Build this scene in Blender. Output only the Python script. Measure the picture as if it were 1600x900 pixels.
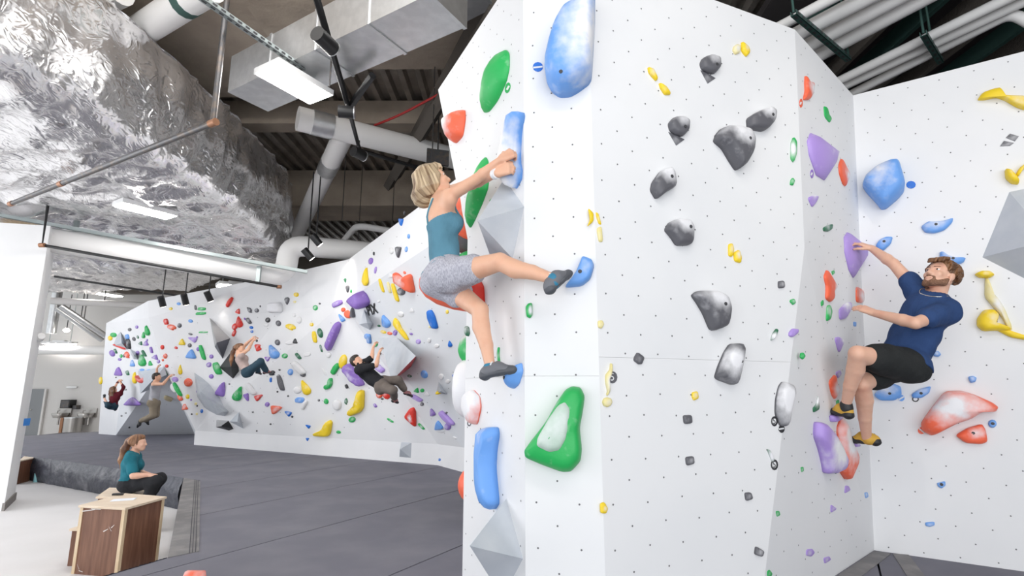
import bpy, bmesh, math, random
import numpy as np
from mathutils import Vector, Matrix, noise
random.seed(7); np.random.seed(7)
for o in list(bpy.data.objects): bpy.data.objects.remove(o, do_unlink=True)
SC = bpy.context.scene
COL = SC.collection
R = math.radians
# ------------------------------------------------------------------ camera
F, PITCH, H = 830.0, R(10.6), 1.30
CP, SP = math.cos(PITCH), math.sin(PITCH)
cam = bpy.data.cameras.new('camera'); cam.sensor_width = 36; cam.lens = 36*F/1600
cam.clip_start = 0.05; cam.clip_end = 200
co = bpy.data.objects.new('camera', cam); COL.objects.link(co)
co.location = (0, 0, H); co.rotation_euler = (R(90)+PITCH, 0, 0)
SC.camera = co
# ------------------------------------------------------------------ world, lights, exposure
W = bpy.data.worlds.new('daylight'); SC.world = W; W.use_nodes = True
bg = W.node_tree.nodes['Background']; bg.inputs[0].default_value = (0.93, 0.97, 1.0, 1); bg.inputs[1].default_value = 1.25
def area(name, loc, tgt, sx, sy, power, col=(1, 1, 1)):
    l = bpy.data.lights.new(name, 'AREA'); l.shape = 'RECTANGLE'; l.size = sx; l.size_y = sy; l.energy = power; l.color = col
    o = bpy.data.objects.new(name, l); COL.objects.link(o); o.location = loc
    o.rotation_euler = (Vector(tgt)-Vector(loc)).to_track_quat('-Z', 'Y').to_euler(); return o
def spot(name, loc, tgt, power, ang=60, blend=.6, col=(1, .93, .84), rad=.06):
    l = bpy.data.lights.new(name, 'SPOT'); l.energy = power; l.spot_size = R(ang); l.spot_blend = blend; l.color = col; l.shadow_soft_size = rad
    o = bpy.data.objects.new(name, l); COL.objects.link(o); o.location = loc
    o.rotation_euler = (Vector(tgt)-Vector(loc)).to_track_quat('-Z', 'Y').to_euler(); return o
# tall glazed fronts of the hall: behind the photographer and on the left
area('window_light_rear', (.2, -5.0, 1.5), (1.0, 6, 1.2), 13, 3.4, 400, (.97, .98, 1))
area('window_light_left', (-13.5, 5.5, 2.6), (-3, 9, 1.4), 9, 4.5, 680, (.97, .98, 1))
# added fill lights out of frame: right walls with pipes, and the far wall
area('hall_fill_row', (1.4, -1.2, 5.6), (3.0, 4.2, .8), 4, .6, 75, (1, .97, .92))
area('hall_fill_middle', (-2.2, 3.4, 5.7), (-4.2, 10.5, 1.2), 3.2, .6, 75, (1, .97, .93))
# track spotlight washing the top of the near column
spot('column_spot', (.9, .9, 5.0), (.95, 2.95, 3.5), 22, 50, .8)
spot('corner_fill_spot', (2.6, 1.6, 5.0), (3.3, 4.3, .9), 75, 75, 1.0)  # added fill, turned low to brighten the dim corner walls
VS = SC.view_settings
SC.display_settings.display_device = 'sRGB'
VS.view_transform = 'Standard'; VS.look = 'None'; VS.gamma = 1; VS.use_curve_mapping = False
VS.exposure = -0.03
# ------------------------------------------------------------------ pixel rays (1600x900 frame) -> points of the place
CAM = np.array([0, 0, H])
def ray(x, y):
    u, v = (x-800)/F, (450-y)/F
    return np.array([u, CP-v*SP, SP+v*CP])
def atY(x, y, Y):
    d = ray(x, y); return CAM+d*(Y/d[1])
def atZ(x, y, z):
    d = ray(x, y); return CAM+d*((z-H)/d[2])
def atX(x, y, X):
    d = ray(x, y); return CAM+d*(X/d[0])
# ------------------------------------------------------------------ object helpers
WL = {}
def link(o, parent=None, loc=(0, 0, 0)):
    COL.objects.link(o); loc = np.array(loc, float)
    if parent is not None:
        o.parent = parent; o.location = tuple(loc-WL[parent.name])
    else: o.location = tuple(loc)
    WL[o.name] = loc; return o
def tag(o, label=None, cat=None, group=None, kind=None):
    if label: o['label'] = label
    if cat: o['category'] = cat
    if group: o['group'] = group
    if kind: o['kind'] = kind
    return o
def empty(name, loc, label=None, cat=None, group=None, kind=None):
    o = bpy.data.objects.new(name, None); o.empty_display_size = .1
    return tag(link(o, None, loc), label, cat, group, kind)
def mk(name, V, Fc, mat, parent=None, smooth=False, origin=None, attr=None, mats=None, mi=None):
    V = np.asarray(V, float)
    c = (V.min(0)+V.max(0))/2
    if origin is None:
        c = c.copy(); c[2] = V[:, 2].min() if parent is None else c[2]
    else: c = np.asarray(origin, float)
    me = bpy.data.meshes.new(name); me.from_pydata((V-c).tolist(), [], [list(map(int, f)) for f in Fc])
    if mats:
        for m in mats: me.materials.append(m)
        me.polygons.foreach_set('material_index', mi)
    elif mat: me.materials.append(mat)
    if smooth: me.polygons.foreach_set('use_smooth', [True]*len(me.polygons))
    if attr is not None:
        a = me.attributes.new('chalk', 'FLOAT', 'POINT'); a.data.foreach_set('value', np.asarray(attr, np.float32))
    me.update()
    return link(bpy.data.objects.new(name, me), parent, c)
def box(c, s, rot=None):
    c = np.array(c, float); s = np.array(s, float)/2
    V = np.array([[x, y, z] for x in (-1, 1) for y in (-1, 1) for z in (-1, 1)])*s
    if rot is not None: V = V@np.array(rot).T
    return V+c, [(0, 1, 3, 2), (4, 6, 7, 5), (0, 4, 5, 1), (2, 3, 7, 6), (0, 2, 6, 4), (1, 5, 7, 3)]
def rotz(a): c, s = math.cos(a), math.sin(a); return np.array([[c, -s, 0], [s, c, 0], [0, 0, 1]])
def join(parts):
    V, Fc, n = [], [], 0
    for v, f in parts:
        V.append(np.asarray(v)); Fc += [tuple(i+n for i in q) for q in f]; n += len(v)
    return np.vstack(V), Fc
def unit(v): v = np.asarray(v, float); return v/(np.linalg.norm(v)+1e-12)
def frame(d):
    d = unit(d); a = np.array([0, 0, 1.]) if abs(d[2]) < .9 else np.array([1., 0, 0])
    x = unit(np.cross(d, a)); return x, np.cross(x, d), d
def tube(P, r, n=12, cap=True):
    P = [np.asarray(p, float) for p in P]; V, Fc = [], []
    rr = r if hasattr(r, '__len__') else [r]*len(P)
    px = None
    for i, p in enumerate(P):
        d = unit(P[min(i+1, len(P)-1)]-P[max(i-1, 0)])
        if px is None: px, py, _ = frame(d)
        else: px = unit(px-d*np.dot(px, d)); py = np.cross(px, d)
        k = 1.0
        if 0 < i < len(P)-1:
            c = np.dot(unit(P[i]-P[i-1]), unit(P[i+1]-P[i])); k = 1/max(.5, math.sqrt((1+c)/2))
        for j in range(n):
            a = 2*math.pi*j/n; V.append(p+(px*math.cos(a)+py*math.sin(a))*rr[i])
    for i in range(len(P)-1):
        for j in range(n):
            k = (j+1) % n; Fc.append((i*n+j, i*n+k, (i+1)*n+k, (i+1)*n+j))
    if cap:
        m = len(V); V += V[:n]+V[m-n:m]; Fc.append(tuple(m+j for j in range(n-1, -1, -1))); Fc.append(tuple(m+n+j for j in range(n)))
    return np.array(V), Fc
def arc_path(pts, rad, seg=6):
    """polyline with rounded corners"""
    pts = [np.asarray(p, float) for p in pts]; out = [pts[0]]
    for i in range(1, len(pts)-1):
        a, b, c = pts[i-1], pts[i], pts[i+1]; d1, d2 = unit(a-b), unit(c-b)
        p0, p1 = b+d1*rad, b+d2*rad
        for k in range(seg+1):
            t = k/seg; out.append((1-t)**2*p0+2*t*(1-t)*b+t*t*p1)
    out.append(pts[-1]); return out
def prism(poly, z0, z1):
    n = len(poly); V = [(p[0], p[1], z0) for p in poly]+[(p[0], p[1], z1) for p in poly]
    Fc = [tuple(range(n-1, -1, -1)), tuple(range(n, 2*n))]+[(i, (i+1) % n, n+(i+1) % n, n+i) for i in range(n)]
    return np.array(V, float), Fc
def ccw(poly):
    a = sum(poly[i][0]*poly[(i+1) % len(poly)][1]-poly[(i+1) % len(poly)][0]*poly[i][1] for i in range(len(poly)))
    return list(poly) if a > 0 else list(poly)[::-1]
def bevel(o, w, seg=2):
    m = o.modifiers.new('bevel', 'BEVEL'); m.width = w; m.segments = seg; m.limit_method = 'ANGLE'; m.angle_limit = R(40); return o
# ------------------------------------------------------------------ materials
def mat(name, col, rough=.6, metal=0, spec=.5, bump=None, var=None, emit=None, sub=0):
    m = bpy.data.materials.new(name); m.use_nodes = True; nt = m.node_tree; b = nt.nodes['Principled BSDF']
    b.inputs['Base Color'].default_value = (*col, 1); b.inputs['Roughness'].default_value = rough
    b.inputs['Metallic'].default_value = metal; b.inputs['Specular IOR Level'].default_value = spec
    if sub: b.inputs['Subsurface Weight'].default_value = sub; b.inputs['Subsurface Radius'].default_value = (.03, .012, .006)
    if emit: b.inputs['Emission Color'].default_value = (*emit[0], 1); b.inputs['Emission Strength'].default_value = emit[1]
    N, L = nt.nodes.new, nt.links.new
    tc = N('ShaderNodeTexCoord')
    if var:      # (scale, second colour, low, high, stretch)
        sc, c2, lo, hi = var[:4]; st = var[4] if len(var) > 4 else (1, 1, 1)
        mp = N('ShaderNodeMapping'); mp.inputs['Scale'].default_value = st; L(tc.outputs['Object'], mp.inputs[0])
        n = N('ShaderNodeTexNoise'); n.inputs['Scale'].default_value = sc; n.inputs['Detail'].default_value = 5; L(mp.outputs[0], n.inputs['Vector'])
        mr = N('ShaderNodeMapRange'); mr.inputs[1].default_value = lo; mr.inputs[2].default_value = hi; L(n.outputs['Fac'], mr.inputs[0])
        mx = N('ShaderNodeMix'); mx.data_type = 'RGBA'; mx.inputs[6].default_value = (*col, 1); mx.inputs[7].default_value = (*c2, 1)
        L(mr.outputs[0], mx.inputs[0]); L(mx.outputs[2], b.inputs['Base Color'])
    if bump:     # (scale, strength, distance, stretch)
        st = bump[3] if len(bump) > 3 else (1, 1, 1)
        mp = N('ShaderNodeMapping'); mp.inputs['Scale'].default_value = st; L(tc.outputs['Object'], mp.inputs[0])
        n = N('ShaderNodeTexNoise'); n.inputs['Scale'].default_value = bump[0]; n.inputs['Detail'].default_value = 4; L(mp.outputs[0], n.inputs['Vector'])
        bp = N('ShaderNodeBump'); bp.inputs['Strength'].default_value = bump[1]; bp.inputs['Distance'].default_value = bump[2]
        L(n.outputs['Fac'], bp.inputs['Height']); L(bp.outputs[0], b.inputs['Normal'])
    return m
def hold_mat(name, col, rough=.5):
    m = mat('hold_'+name, col, rough, bump=(60, .25, .004)); nt = m.node_tree; b = nt.nodes['Principled BSDF']; N, L = nt.nodes.new, nt.links.new
    at = N('ShaderNodeAttribute'); at.attribute_name = 'chalk'
    tc = N('ShaderNodeTexCoord'); n = N('ShaderNodeTexNoise'); n.inputs['Scale'].default_value = 14; n.inputs['Detail'].default_value = 6; L(tc.outputs['Object'], n.inputs['Vector'])
    ma = N('ShaderNodeMath'); ma.operation = 'MULTIPLY_ADD'; L(n.outputs['Fac'], ma.inputs[0]); ma.inputs[1].default_value = .9; L(at.outputs['Fac'], ma.inputs[2])
    mr = N('ShaderNodeMapRange'); mr.inputs[1].default_value = .55; mr.inputs[2].default_value = 1.25; L(ma.outputs[0], mr.inputs[0])
    mx = N('ShaderNodeMix'); mx.data_type = 'RGBA'; mx.inputs[6].default_value = (*col, 1); mx.inputs[7].default_value = (.83, .83, .86, 1)
    L(mr.outputs[0], mx.inputs[0]); L(mx.outputs[2], b.inputs['Base Color']); return m
M = {}
M['wall'] = mat('wall_paint_white', (.80, .805, .82), .7, var=(1.3, (.76, .77, .79), .45, .75), bump=(220, .06, .002))
M['wallshade'] = mat('wall_paint_shaded', (.72, .74, .77), .7, var=(1.5, (.68, .70, .73), .45, .75), bump=(220, .06, .002))  # same wall paint darkened: shade of the overhanging and recessed far facets
M['room'] = mat('room_paint', (.66, .64, .62), .8)
M['pillar'] = mat('pillar_paint', (.82, .82, .82), .75)
M['hole'] = mat('bolt_hole_dark', (.05, .05, .055), .6); M['tnut'] = mat('tnut_grey', (.16, .16, .17), .6)
M['seam'] = mat('seam_grey', (.55, .56, .58), .8)
M['vol'] = mat('volume_grey', (.50, .535, .585), .65, var=(6, (.56, .59, .63), .4, .7), bump=(150, .1, .003))
M['volred'] = mat('volume_red', (.55, .03, .03), .6)
M['volblack'] = mat('volume_black', (.012, .012, .014), .6)
M['volsilver'] = mat('volume_silver', (.42, .42, .43), .45)
M['mat'] = mat('crash_mat_fabric', (.155, .155, .19), .8, var=(2.2, (.195, .193, .225), .4, .75), bump=(340, .2, .003))
M['matdark'] = mat('crash_mat_seam', (.045, .047, .06), .8)
M['matborder'] = mat('crash_mat_border', (.19, .185, .19), .8, var=(5, (.27, .26, .255), .45, .7, (1, 1, 1)), bump=(30, .3, .01))
M['vinyl'] = mat('mat_side_vinyl', (.05, .055, .075), .45, var=(4, (.2, .2, .22), .55, .75), bump=(7, .6, .05))
M['concrete'] = mat('concrete_floor', (.68, .67, .67), .55, var=(1.1, (.74, .73, .735), .35, .7), bump=(40, .08, .004))
M['soffit'] = mat('concrete_ceiling', (.33, .275, .225), .9, var=(1.6, (.45, .38, .31), .35, .7), bump=(12, .4, .02))
M['deck'] = mat('steel_deck', (.34, .31, .28), .4, .6, var=(3, (.48, .44, .40), .4, .7))
M['beam'] = mat('sprayed_beam', (.12, .105, .09), .95, bump=(40, .5, .02))
M['darkceil'] = mat('dark_ceiling', (.035, .03, .032), .9)
M['galv'] = mat('galvanised_steel', (.62, .63, .64), .34, .8, var=(9, (.70, .71, .72), .4, .65), bump=(3, .08, .02))
M['strut'] = mat('strut_steel', (.40, .45, .45), .4, .6)
M['strutg'] = mat('strut_green', (.06, .13, .115), .5, .4)
M['pipe'] = mat('white_pipe', (.86, .85, .84), .5)
M['black'] = mat('black_metal', (.012, .012, .013), .45)
M['iron'] = mat('sprinkler_iron', (.10, .10, .105), .45, .7, var=(14, (.16, .13, .11), .45, .7))
M['copper'] = mat('pipe_joint', (.32, .16, .09), .5, .6)
M['redpipe'] = mat('red_hose', (.45, .03, .03), .5)
M['lamp'] = mat('led_diffuser', (1, 1, 1), .5, emit=((1, .97, .93), 55))
M['lampbody'] = mat('lamp_housing', (.8, .8, .8), .5)
M['spotlens'] = mat('spot_lens', (1, 1, 1), .4, emit=((1, .93, .82), 12))
M['walnut'] = mat('walnut_board', (.14, .058, .034), .5, var=(5, (.24, .115, .07), .35, .7, (6, 6, .5)), bump=(40, .1, .003, (6, 6, .5)))
M['pine'] = mat('pine_trim', (.66, .50, .32), .55, var=(6, (.74, .6, .42), .4, .7, (5, 5, .6)))
M['ply'] = mat('plywood_top', (.70, .56, .42), .5, var=(5, (.8, .68, .54), .4, .7, (.7, 5, 5)))
M['paper'] = mat('paper', (.82, .85, .9), .6)
M['chalkmark'] = mat('chalk_smear', (.75, .72, .7), .9)
M['door'] = mat('door_grey', (.24, .25, .26), .6)
M['steel'] = mat('brushed_steel', (.42, .40, .38), .3, .8)
M['base'] = mat('rubber_baseboard', (.22, .2, .19), .7)
M['blue_sign'] = mat('blue_sign', (.03, .2, .6), .5)
M['skin'] = mat('skin_light', (.76, .44, .30), .5, sub=.1, var=(12, (.70, .36, .24), .5, .8))
M['skin2'] = mat('skin_pale', (.74, .44, .32), .5, sub=.1, var=(12, (.68, .35, .25), .5, .8))
M['skin3'] = mat('skin_tan', (.55, .31, .2), .5, sub=.1)
M['lip'] = mat('lips', (.55, .2, .17), .4)
M['eyew'] = mat('eye_white', (.8, .8, .8), .25); M['eyed'] = mat('eye_iris', (.04, .03, .025), .2)
def hairmat(name, c1, c2):
    m = mat(name, c1, .45); nt = m.node_tree; b = nt.nodes['Principled BSDF']; N, L = nt.nodes.new, nt.links.new
    at = N('ShaderNodeAttribute'); at.attribute_name = 'chalk'
    mx = N('ShaderNodeMix'); mx.data_type = 'RGBA'; mx.inputs[6].default_value = (*c1, 1); mx.inputs[7].default_value = (*c2, 1); L(at.outputs['Fac'], mx.inputs[0]); L(mx.outputs[2], b.inputs['Base Color'])
    bp = N('ShaderNodeBump'); bp.inputs['Strength'].default_value = .5; bp.inputs['Distance'].default_value = .006; L(at.outputs['Fac'], bp.inputs['Height']); L(bp.outputs[0], b.inputs['Normal']); return m
M['blonde'] = hairmat('hair_blonde', (.16, .09, .045), (.70, .55, .36))
M['brownhair'] = hairmat('hair_brown', (.07, .03, .014), (.26, .125, .055))
M['pony'] = hairmat('hair_auburn', (.08, .03, .014), (.34, .17, .08))
M['darkhair'] = hairmat('hair_dark', (.012, .008, .006), (.04, .025, .018))
M['beard'] = mat('beard_brown', (.17, .085, .05), .85, var=(240, (.30, .16, .10), .45, .6), bump=(260, .6, .003))
M['beardd'] = mat('beard_dark', (.015, .01, .008), .8)
def cloth(name, c, c2=None, sc=6, lo=.45, hi=.7, st=(1, 1, 1)):
    return mat(name, c, .85, spec=.2, var=(sc, c2 or tuple(x*.82 for x in c), lo, hi, st), bump=(13, .55, .035, (1, 1, .6)))
M['teal_tank'] = cloth('tank_teal', (.11, .26, .35))
M['grey_shorts'] = cloth('shorts_heather', (.52, .52, .58), (.34, .34, .40), 230, .42, .62, (1, .3, .3))
M['navy'] = cloth('tshirt_navy', (.03, .065, .175))
M['blackcloth'] = cloth('cloth_black', (.024, .026, .027))
M['charcoal'] = cloth('cloth_charcoal', (.025, .026, .03))
M['khaki'] = cloth('cloth_khaki', (.27, .225, .17))
M['lightgrey'] = cloth('cloth_light_grey', (.42, .42, .46))
M['pinkbeige'] = cloth('cloth_pink_beige', (.52, .40, .37))
M['jeans'] = cloth('cloth_denim', (.035, .07, .10))
M['maroon'] = cloth('cloth_maroon', (.11, .012, .02))
M['teal'] = cloth('cloth_teal', (.02, .16, .21))
M['greypants'] = cloth('cloth_grey_brown', (.16, .135, .12))
M['cream'] = mat('bra_strap_cream', (.85, .8, .6), .7)
M['shoe_grey'] = mat('shoe_grey', (.15, .155, .175), .6, bump=(60, .2, .003)); M['shoe_white'] = mat('shoe_white', (.75, .78, .8), .6)
M['shoe_teal'] = mat('shoe_teal', (.03, .2, .33), .6)
M['shoe_yellow'] = mat('shoe_yellow', (.62, .36, .05), .6); M['rubber_grey'] = mat('shoe_rubber_grey', (.085, .09, .105), .6); M['rubber'] = mat('shoe_rubber', (.02, .02, .022), .55)
M['shoe_red'] = mat('shoe_pinkred', (.4, .16, .16), .6)
M['watch'] = mat('watch_white', (.8, .82, .85), .4); M['chain'] = mat('silver_chain', (.7, .68, .62), .25, .9)
M['dark_text'] = mat('black_tape', (.015, .015, .017), .6)
M['cyan'] = mat('bottle_cyan', (.35, .72, .78), .4)
HC = dict(g=('green', (.02, .43, .10)), y=('yellow', (.90, .65, .025)), r=('red', (.72, .035, .02)), o=('orange', (.86, .14, .065)), b=('blue', (.15, .36, .80)),
          p=('purple', (.27, .155, .53)), k=('grey', (.115, .115, .13)), w=('white', (.78, .78, .79)), B=('royal_blue', (.012, .16, .62)), t=('tan', (.5, .42, .26)),
          P=('light_purple', (.42, .29, .70)), D=('black', (.03, .03, .035)), G=('dark_green', (.03, .16, .08)), l=('pale_yellow', (.82, .72, .33)))
HM = {k: hold_mat(n, c) for k, (n, c) in HC.items()}
# ------------------------------------------------------------------ climbing walls: facets as planar polygons
class Facet:
    def __init__(s, pts, up=(0, 0, 1)):
        s.P = [np.asarray(p, float) for p in pts]; s.o = s.P[0]
        n = np.zeros(3)
        for i in range(len(s.P)): n += np.cross(s.P[i]-s.o, s.P[(i+1) % len(s.P)]-s.o)
        n = unit(n)
        if np.dot(n, CAM-s.o) < 0: n = -n
        s.n = n; s.ey = unit(np.array(up)-n*np.dot(up, n)); s.ex = np.cross(s.ey, n)
    def hit(s, x, y, off=0.):
        d = ray(x, y); return CAM+d*(np.dot(s.o+s.n*off-CAM, s.n)/np.dot(d, s.n))
    def ab(s, p): return np.array([np.dot(p-s.o, s.ex), np.dot(p-s.o, s.ey)])
    def at(s, a, b, h=0.): return s.o+s.ex*a+s.ey*b+s.n*h
    def poly(s): return np.array([s.ab(p) for p in s.P])
    def inside(s, q, poly=None, m=0):
        P = s.poly() if poly is None else poly; c = False; j = len(P)-1
        for i in range(len(P)):
            if (P[i][1] > q[1]) != (P[j][1] > q[1]) and q[0] < (P[j][0]-P[i][0])*(q[1]-P[i][1])/(P[j][1]-P[i][1]+1e-12)+P[i][0]: c = not c
            j = i
        if c and m:
            for i in range(len(P)):
                a, b = P[i], P[(i+1) % len(P)]; t = np.clip(np.dot(q-a, b-a)/np.dot(b-a, b-a), 0, 1)
                if np.linalg.norm(q-a-t*(b-a)) < m: return False
        return c
TOP = 3.95
P0 = np.array([-.32, 3.70]); P1 = np.array([.069, 2.92]); P2 = np.array([.464, 2.86]); P3 = np.array([1.84, 3.45])
v3 = lambda p, z: np.array([p[0], p[1], z])
dirL = unit(P0-P1)
ltop = v3(P1+dirL*(4.40-2.92)/dirL[1], TOP)          # the left face widens towards its top
kz = 2.35                                            # height at which it starts to widen
FL = Facet([v3(P0, 0), v3(P1, 0), v3(P1, TOP), ltop, v3(P0, kz)])
PH = np.array([-.16, 5.3])
FH = Facet([v3(P0, 0), v3(P0, kz), v3(PH+np.array([-.1, .3]), kz+.3), v3(PH, 0)])
if FH.n[0] > 0: FH.n = -FH.n
FH.ey = np.array([0, 0, 1.]); FH.ex = np.cross(FH.ey, FH.n)
FPR = Facet([v3(P1, 0), v3(P2, 0), v3(P2, TOP), v3(P1, TOP)])
fm = Facet([v3(P2, 0), v3(P3, 0), v3(P3, TOP)])
A_top, A_mid, A_b9 = fm.hit(1241, 25), fm.hit(1257, 387), fm.hit(1195, 900)
A_top = A_top+(A_top-A_mid)*((TOP-A_top[2])/(A_top[2]-A_mid[2]))
A_bot = A_mid+(A_b9-A_mid)*(A_mid[2]/(A_mid[2]-A_b9[2]))
FM = Facet([v3(P2, 0), A_bot, A_mid, A_top, v3(P2, TOP)])
C_top = atZ(1333, 149, TOP); C_bot = atZ(1366, 860, 0)
C1 = Facet([A_top, A_mid, C_top]); C2 = Facet([A_mid, C_bot, C_top]); C3 = Facet([A_mid, A_bot, C_bot])
Rb = atZ(1600, 893, 0); Rb2 = C_bot+(Rb-C_bot)*2.6
_n = unit(np.cross(Rb2-C_bot, C_top-C_bot)); _d = np.cross(_n, [0, 0, 1.]); _d = _d if _d[0] > 0 else -_d
Rt2 = C_top+unit(_d)*2.6      # level top edge in the wall's own plane
FRt = Facet([C_bot, Rb2, Rt2, C_top])
def back(P, off): return [p-np.array(off) for p in P]
def slab(name, fac, th, mt, parent=None, poly=None):
    P = fac.P if poly is None else poly; n = len(P); V = list(P)+[p-fac.n*th for p in P]
    nn = np.zeros(3)
    for i in range(n): nn += np.cross(P[i]-P[0], P[(i+1) % n]-P[0])
    Fc = [tuple(range(n)), tuple(range(2*n-1, n-1, -1))]+[(i, i+n, (i+1) % n+n, (i+1) % n) for i in range(n)]
    if np.dot(nn, fac.n) < 0: Fc = [f[::-1] for f in Fc]
    return mk(name, V, Fc, mt, parent)
def disc(fac, q, r, n=6, h=.0012):
    V = [fac.at(q[0]+r*math.cos(2*math.pi*i/n), q[1]+r*math.sin(2*math.pi*i/n), h) for i in range(n)]
    return np.array(V), [tuple(range(n))]
def tnuts(fac, parent, sp=.22, r=.0055, seed=0, ph=(0, 0), prob=1.0):
    rnd = random.Random(seed); P = fac.poly(); lo, hi = P.min(0), P.max(0); parts = []
    rows = int((hi[1]-lo[1])/(sp/2))+2
    for i in range(rows):
        for j in range(int((hi[0]-lo[0])/sp)+2):
            q = np.array([lo[0]+ph[0]+(j+.5*(i % 2))*sp+rnd.uniform(-.006, .006), lo[1]+ph[1]+i*sp/2+rnd.uniform(-.006, .006)])
            if rnd.random() < prob and fac.inside(q, P, .03): parts.append(disc(fac, q, r))
    if parts: tag(mk('bolt_holes', *join(parts), M['tnut'], parent), kind='stuff')
def structure(name, loc=(0, 0, 0)): return empty(name, loc, kind='structure')
def two_panels(root, fac, zs, name='wall_panel', g=.0005):
    """split a vertical facet into stacked plywood panels with a fine open joint"""
    P = fac.P
    cuts = [-1]+zs+[9]
    for i in range(len(cuts)-1):
        z0, z1 = cuts[i]+g, cuts[i+1]-g
        poly = [p for p in P]
        for z, s in ((z0, 1), (z1, -1)):
            out = []
            for a, b in zip(poly, poly[1:]+poly[:1]):
                ia, ib = (a[2]-z)*s >= 0, (b[2]-z)*s >= 0
                if ia: out.append(a)
                if ia != ib: out.append(a+(b-a)*((z-a[2])/(b[2]-a[2])))
            poly = out
        slab(name, fac, .03, M['wall'], root, poly)
# solid core behind the column faces
wc = structure('wall_column', (*P1, 0))
core = [P0, P1, P2, A_bot[:2], A_bot[:2]+np.array([-.2, 1.2]), PH+np.array([.2, 0])]
sh = np.mean(core, 0)
two_panels(wc, FL, [1.36], 'wall_panel'); two_panels(wc, FPR, [1.36]); two_panels(wc, FM, [1.46])
mk('wall_core', *prism(ccw([c+(sh-c)*.1 for c in core]), 0.01, kz-.05), M['seam'], wc)
slab('wall_panel', FH, .02, M['wall'], wc)
FH2 = Facet([v3(P0, kz), ltop, v3(PH+np.array([.25, 1.1]), TOP), v3(PH+np.array([-.1, .3]), kz+.3)])
mk('wall_panel', [v3(P0, kz), ltop, v3(PH+np.array([.25, 1.1]), TOP), v3(PH+np.array([-.1, .3]), kz+.3)], [(0, 1, 2), (0, 2, 3)], M['wall'], wc)
topc = [ltop[:2], P1, P2, A_top[:2], C_top[:2]+np.array([.1, .6]), ltop[:2]+np.array([.6, .9])]
sh2 = np.mean(topc, 0)
mk('wall_top_plate', *prism(ccw([c+(sh2-c)*.06 for c in topc]), TOP-.12, TOP-.02), M['seam'], wc)
for f, s in ((FL, 1), (FPR, 2), (FM, 3)): tnuts(f, wc, seed=s, ph=(.06, .05))
wk = structure('wall_corner', A_bot)
for i, f in enumerate((C1, C2, C3)): slab('wall_panel', f, .03, M['wall'], wk); tnuts(f, wk, seed=5+i, prob=.8)
wr = structure('wall_right', C_bot)
slab('wall_panel', FRt, .05, M['wall'], wr); tnuts(FRt, wr, seed=9, ph=(.1, .04))
# ---- far climbing wall
K1, K2, K3 = atZ(303, 695, 0), atZ(684, 727, 0), atZ(724, 738, 0)
K4 = K3+(K3-K2)*1.2
K1t = atY(305, 673, K1[1]); kh = K1t[2]
up = lambda p, z: np.array([p[0], p[1], z])
K1t = up(K1, kh); K2t = atY(684, 694, K2[1]); K3t = atY(722, 699, K3[1]); K4t = up(K4, K3t[2]+.03)
FA = atY(536, 474, 9.7); FTop5 = atY(545, 405, 9.62); FTop4 = atY(440, 430, 10.75); FTop2 = atY(232, 470, 12.35)
FD1, FD2 = atY(233, 497, 12.35), atY(330, 496, 11.7)
FE = atY(256, 572, 12.55)
FC = atY(742, 337, 6.3); FTopR = atY(762, 243, 5.9)
FB = K3t
fdm = atY(440, 487, 10.75)
base1, base2, base3 = atZ(181, 680, 0), atZ(304, 678, 0), atZ(154, 678, 0)
FF = atY(193, 579, 14.2); FTL = atY(166, 505, 14.6); FTL2 = atY(163, 585, 15.0)
far_polys = dict(
    kick1=[K1, K2, K2t, K1t], kick2=[K2, K3, K3t, K2t], kick3=[K3, K4, K4t, K3t],
    ov1=[K1t, FE, FD1, FD2], ov2=[K1t, FD2, fdm], ov3=[K1t, fdm, FA, K2t], ov3b=[K2t, FA, FB],
    band1=[FD1, FTop2, FTop4, FD2], band1b=[FD2, FTop4, fdm], band2=[fdm, FTop4, FTop5, FA],
    rt=[FA, FB, FC], bandr=[FA, FTop5, FTopR, FC], rt2=[FB, K4t, FC],
    lu=[FTL, FTop2, FD1, FE, FF], ll=[FTL, FF, base1, base3], g=[base1, base2, FE, FF], sd=[K1t, base2, FE], sd2=[K1, K1t, base2])
wf = structure('wall_far', K1)
FAR = {}
EXT = []
def fan(P):      # planar facets out of a possibly bent polygon
    return [P] if len(P) == 3 else [[P[0], P[i], P[i+1]] for i in range(1, len(P)-1)]
for k, P in far_polys.items():
    mt = M['wallshade'] if k in ('rt', 'g', 'rt2', 'sd') else M['wall']
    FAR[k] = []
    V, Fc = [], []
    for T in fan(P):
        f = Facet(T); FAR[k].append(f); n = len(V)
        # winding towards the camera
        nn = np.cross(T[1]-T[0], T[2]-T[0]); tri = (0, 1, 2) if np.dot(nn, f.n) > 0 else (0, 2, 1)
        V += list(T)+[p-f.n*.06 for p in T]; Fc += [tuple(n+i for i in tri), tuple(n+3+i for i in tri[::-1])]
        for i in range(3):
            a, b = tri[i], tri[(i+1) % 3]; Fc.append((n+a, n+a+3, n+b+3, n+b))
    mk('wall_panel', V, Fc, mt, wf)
for k in ('ov1', 'ov2', 'ov3', 'ov3b', 'rt', 'lu', 'bandr', 'g'):
    for i, f in enumerate(FAR[k]): tnuts(f, wf, sp=.5, r=.009, seed=hash(k) % 50 if False else len(k)+i, prob=.5)
WALLS = dict(cl=[FL], cp=[FPR], cm=[FM], cc=[C1, C2, C3], rw=[FRt], ch=[FH], fw=[f for k in FAR for f in FAR[k]])
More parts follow.
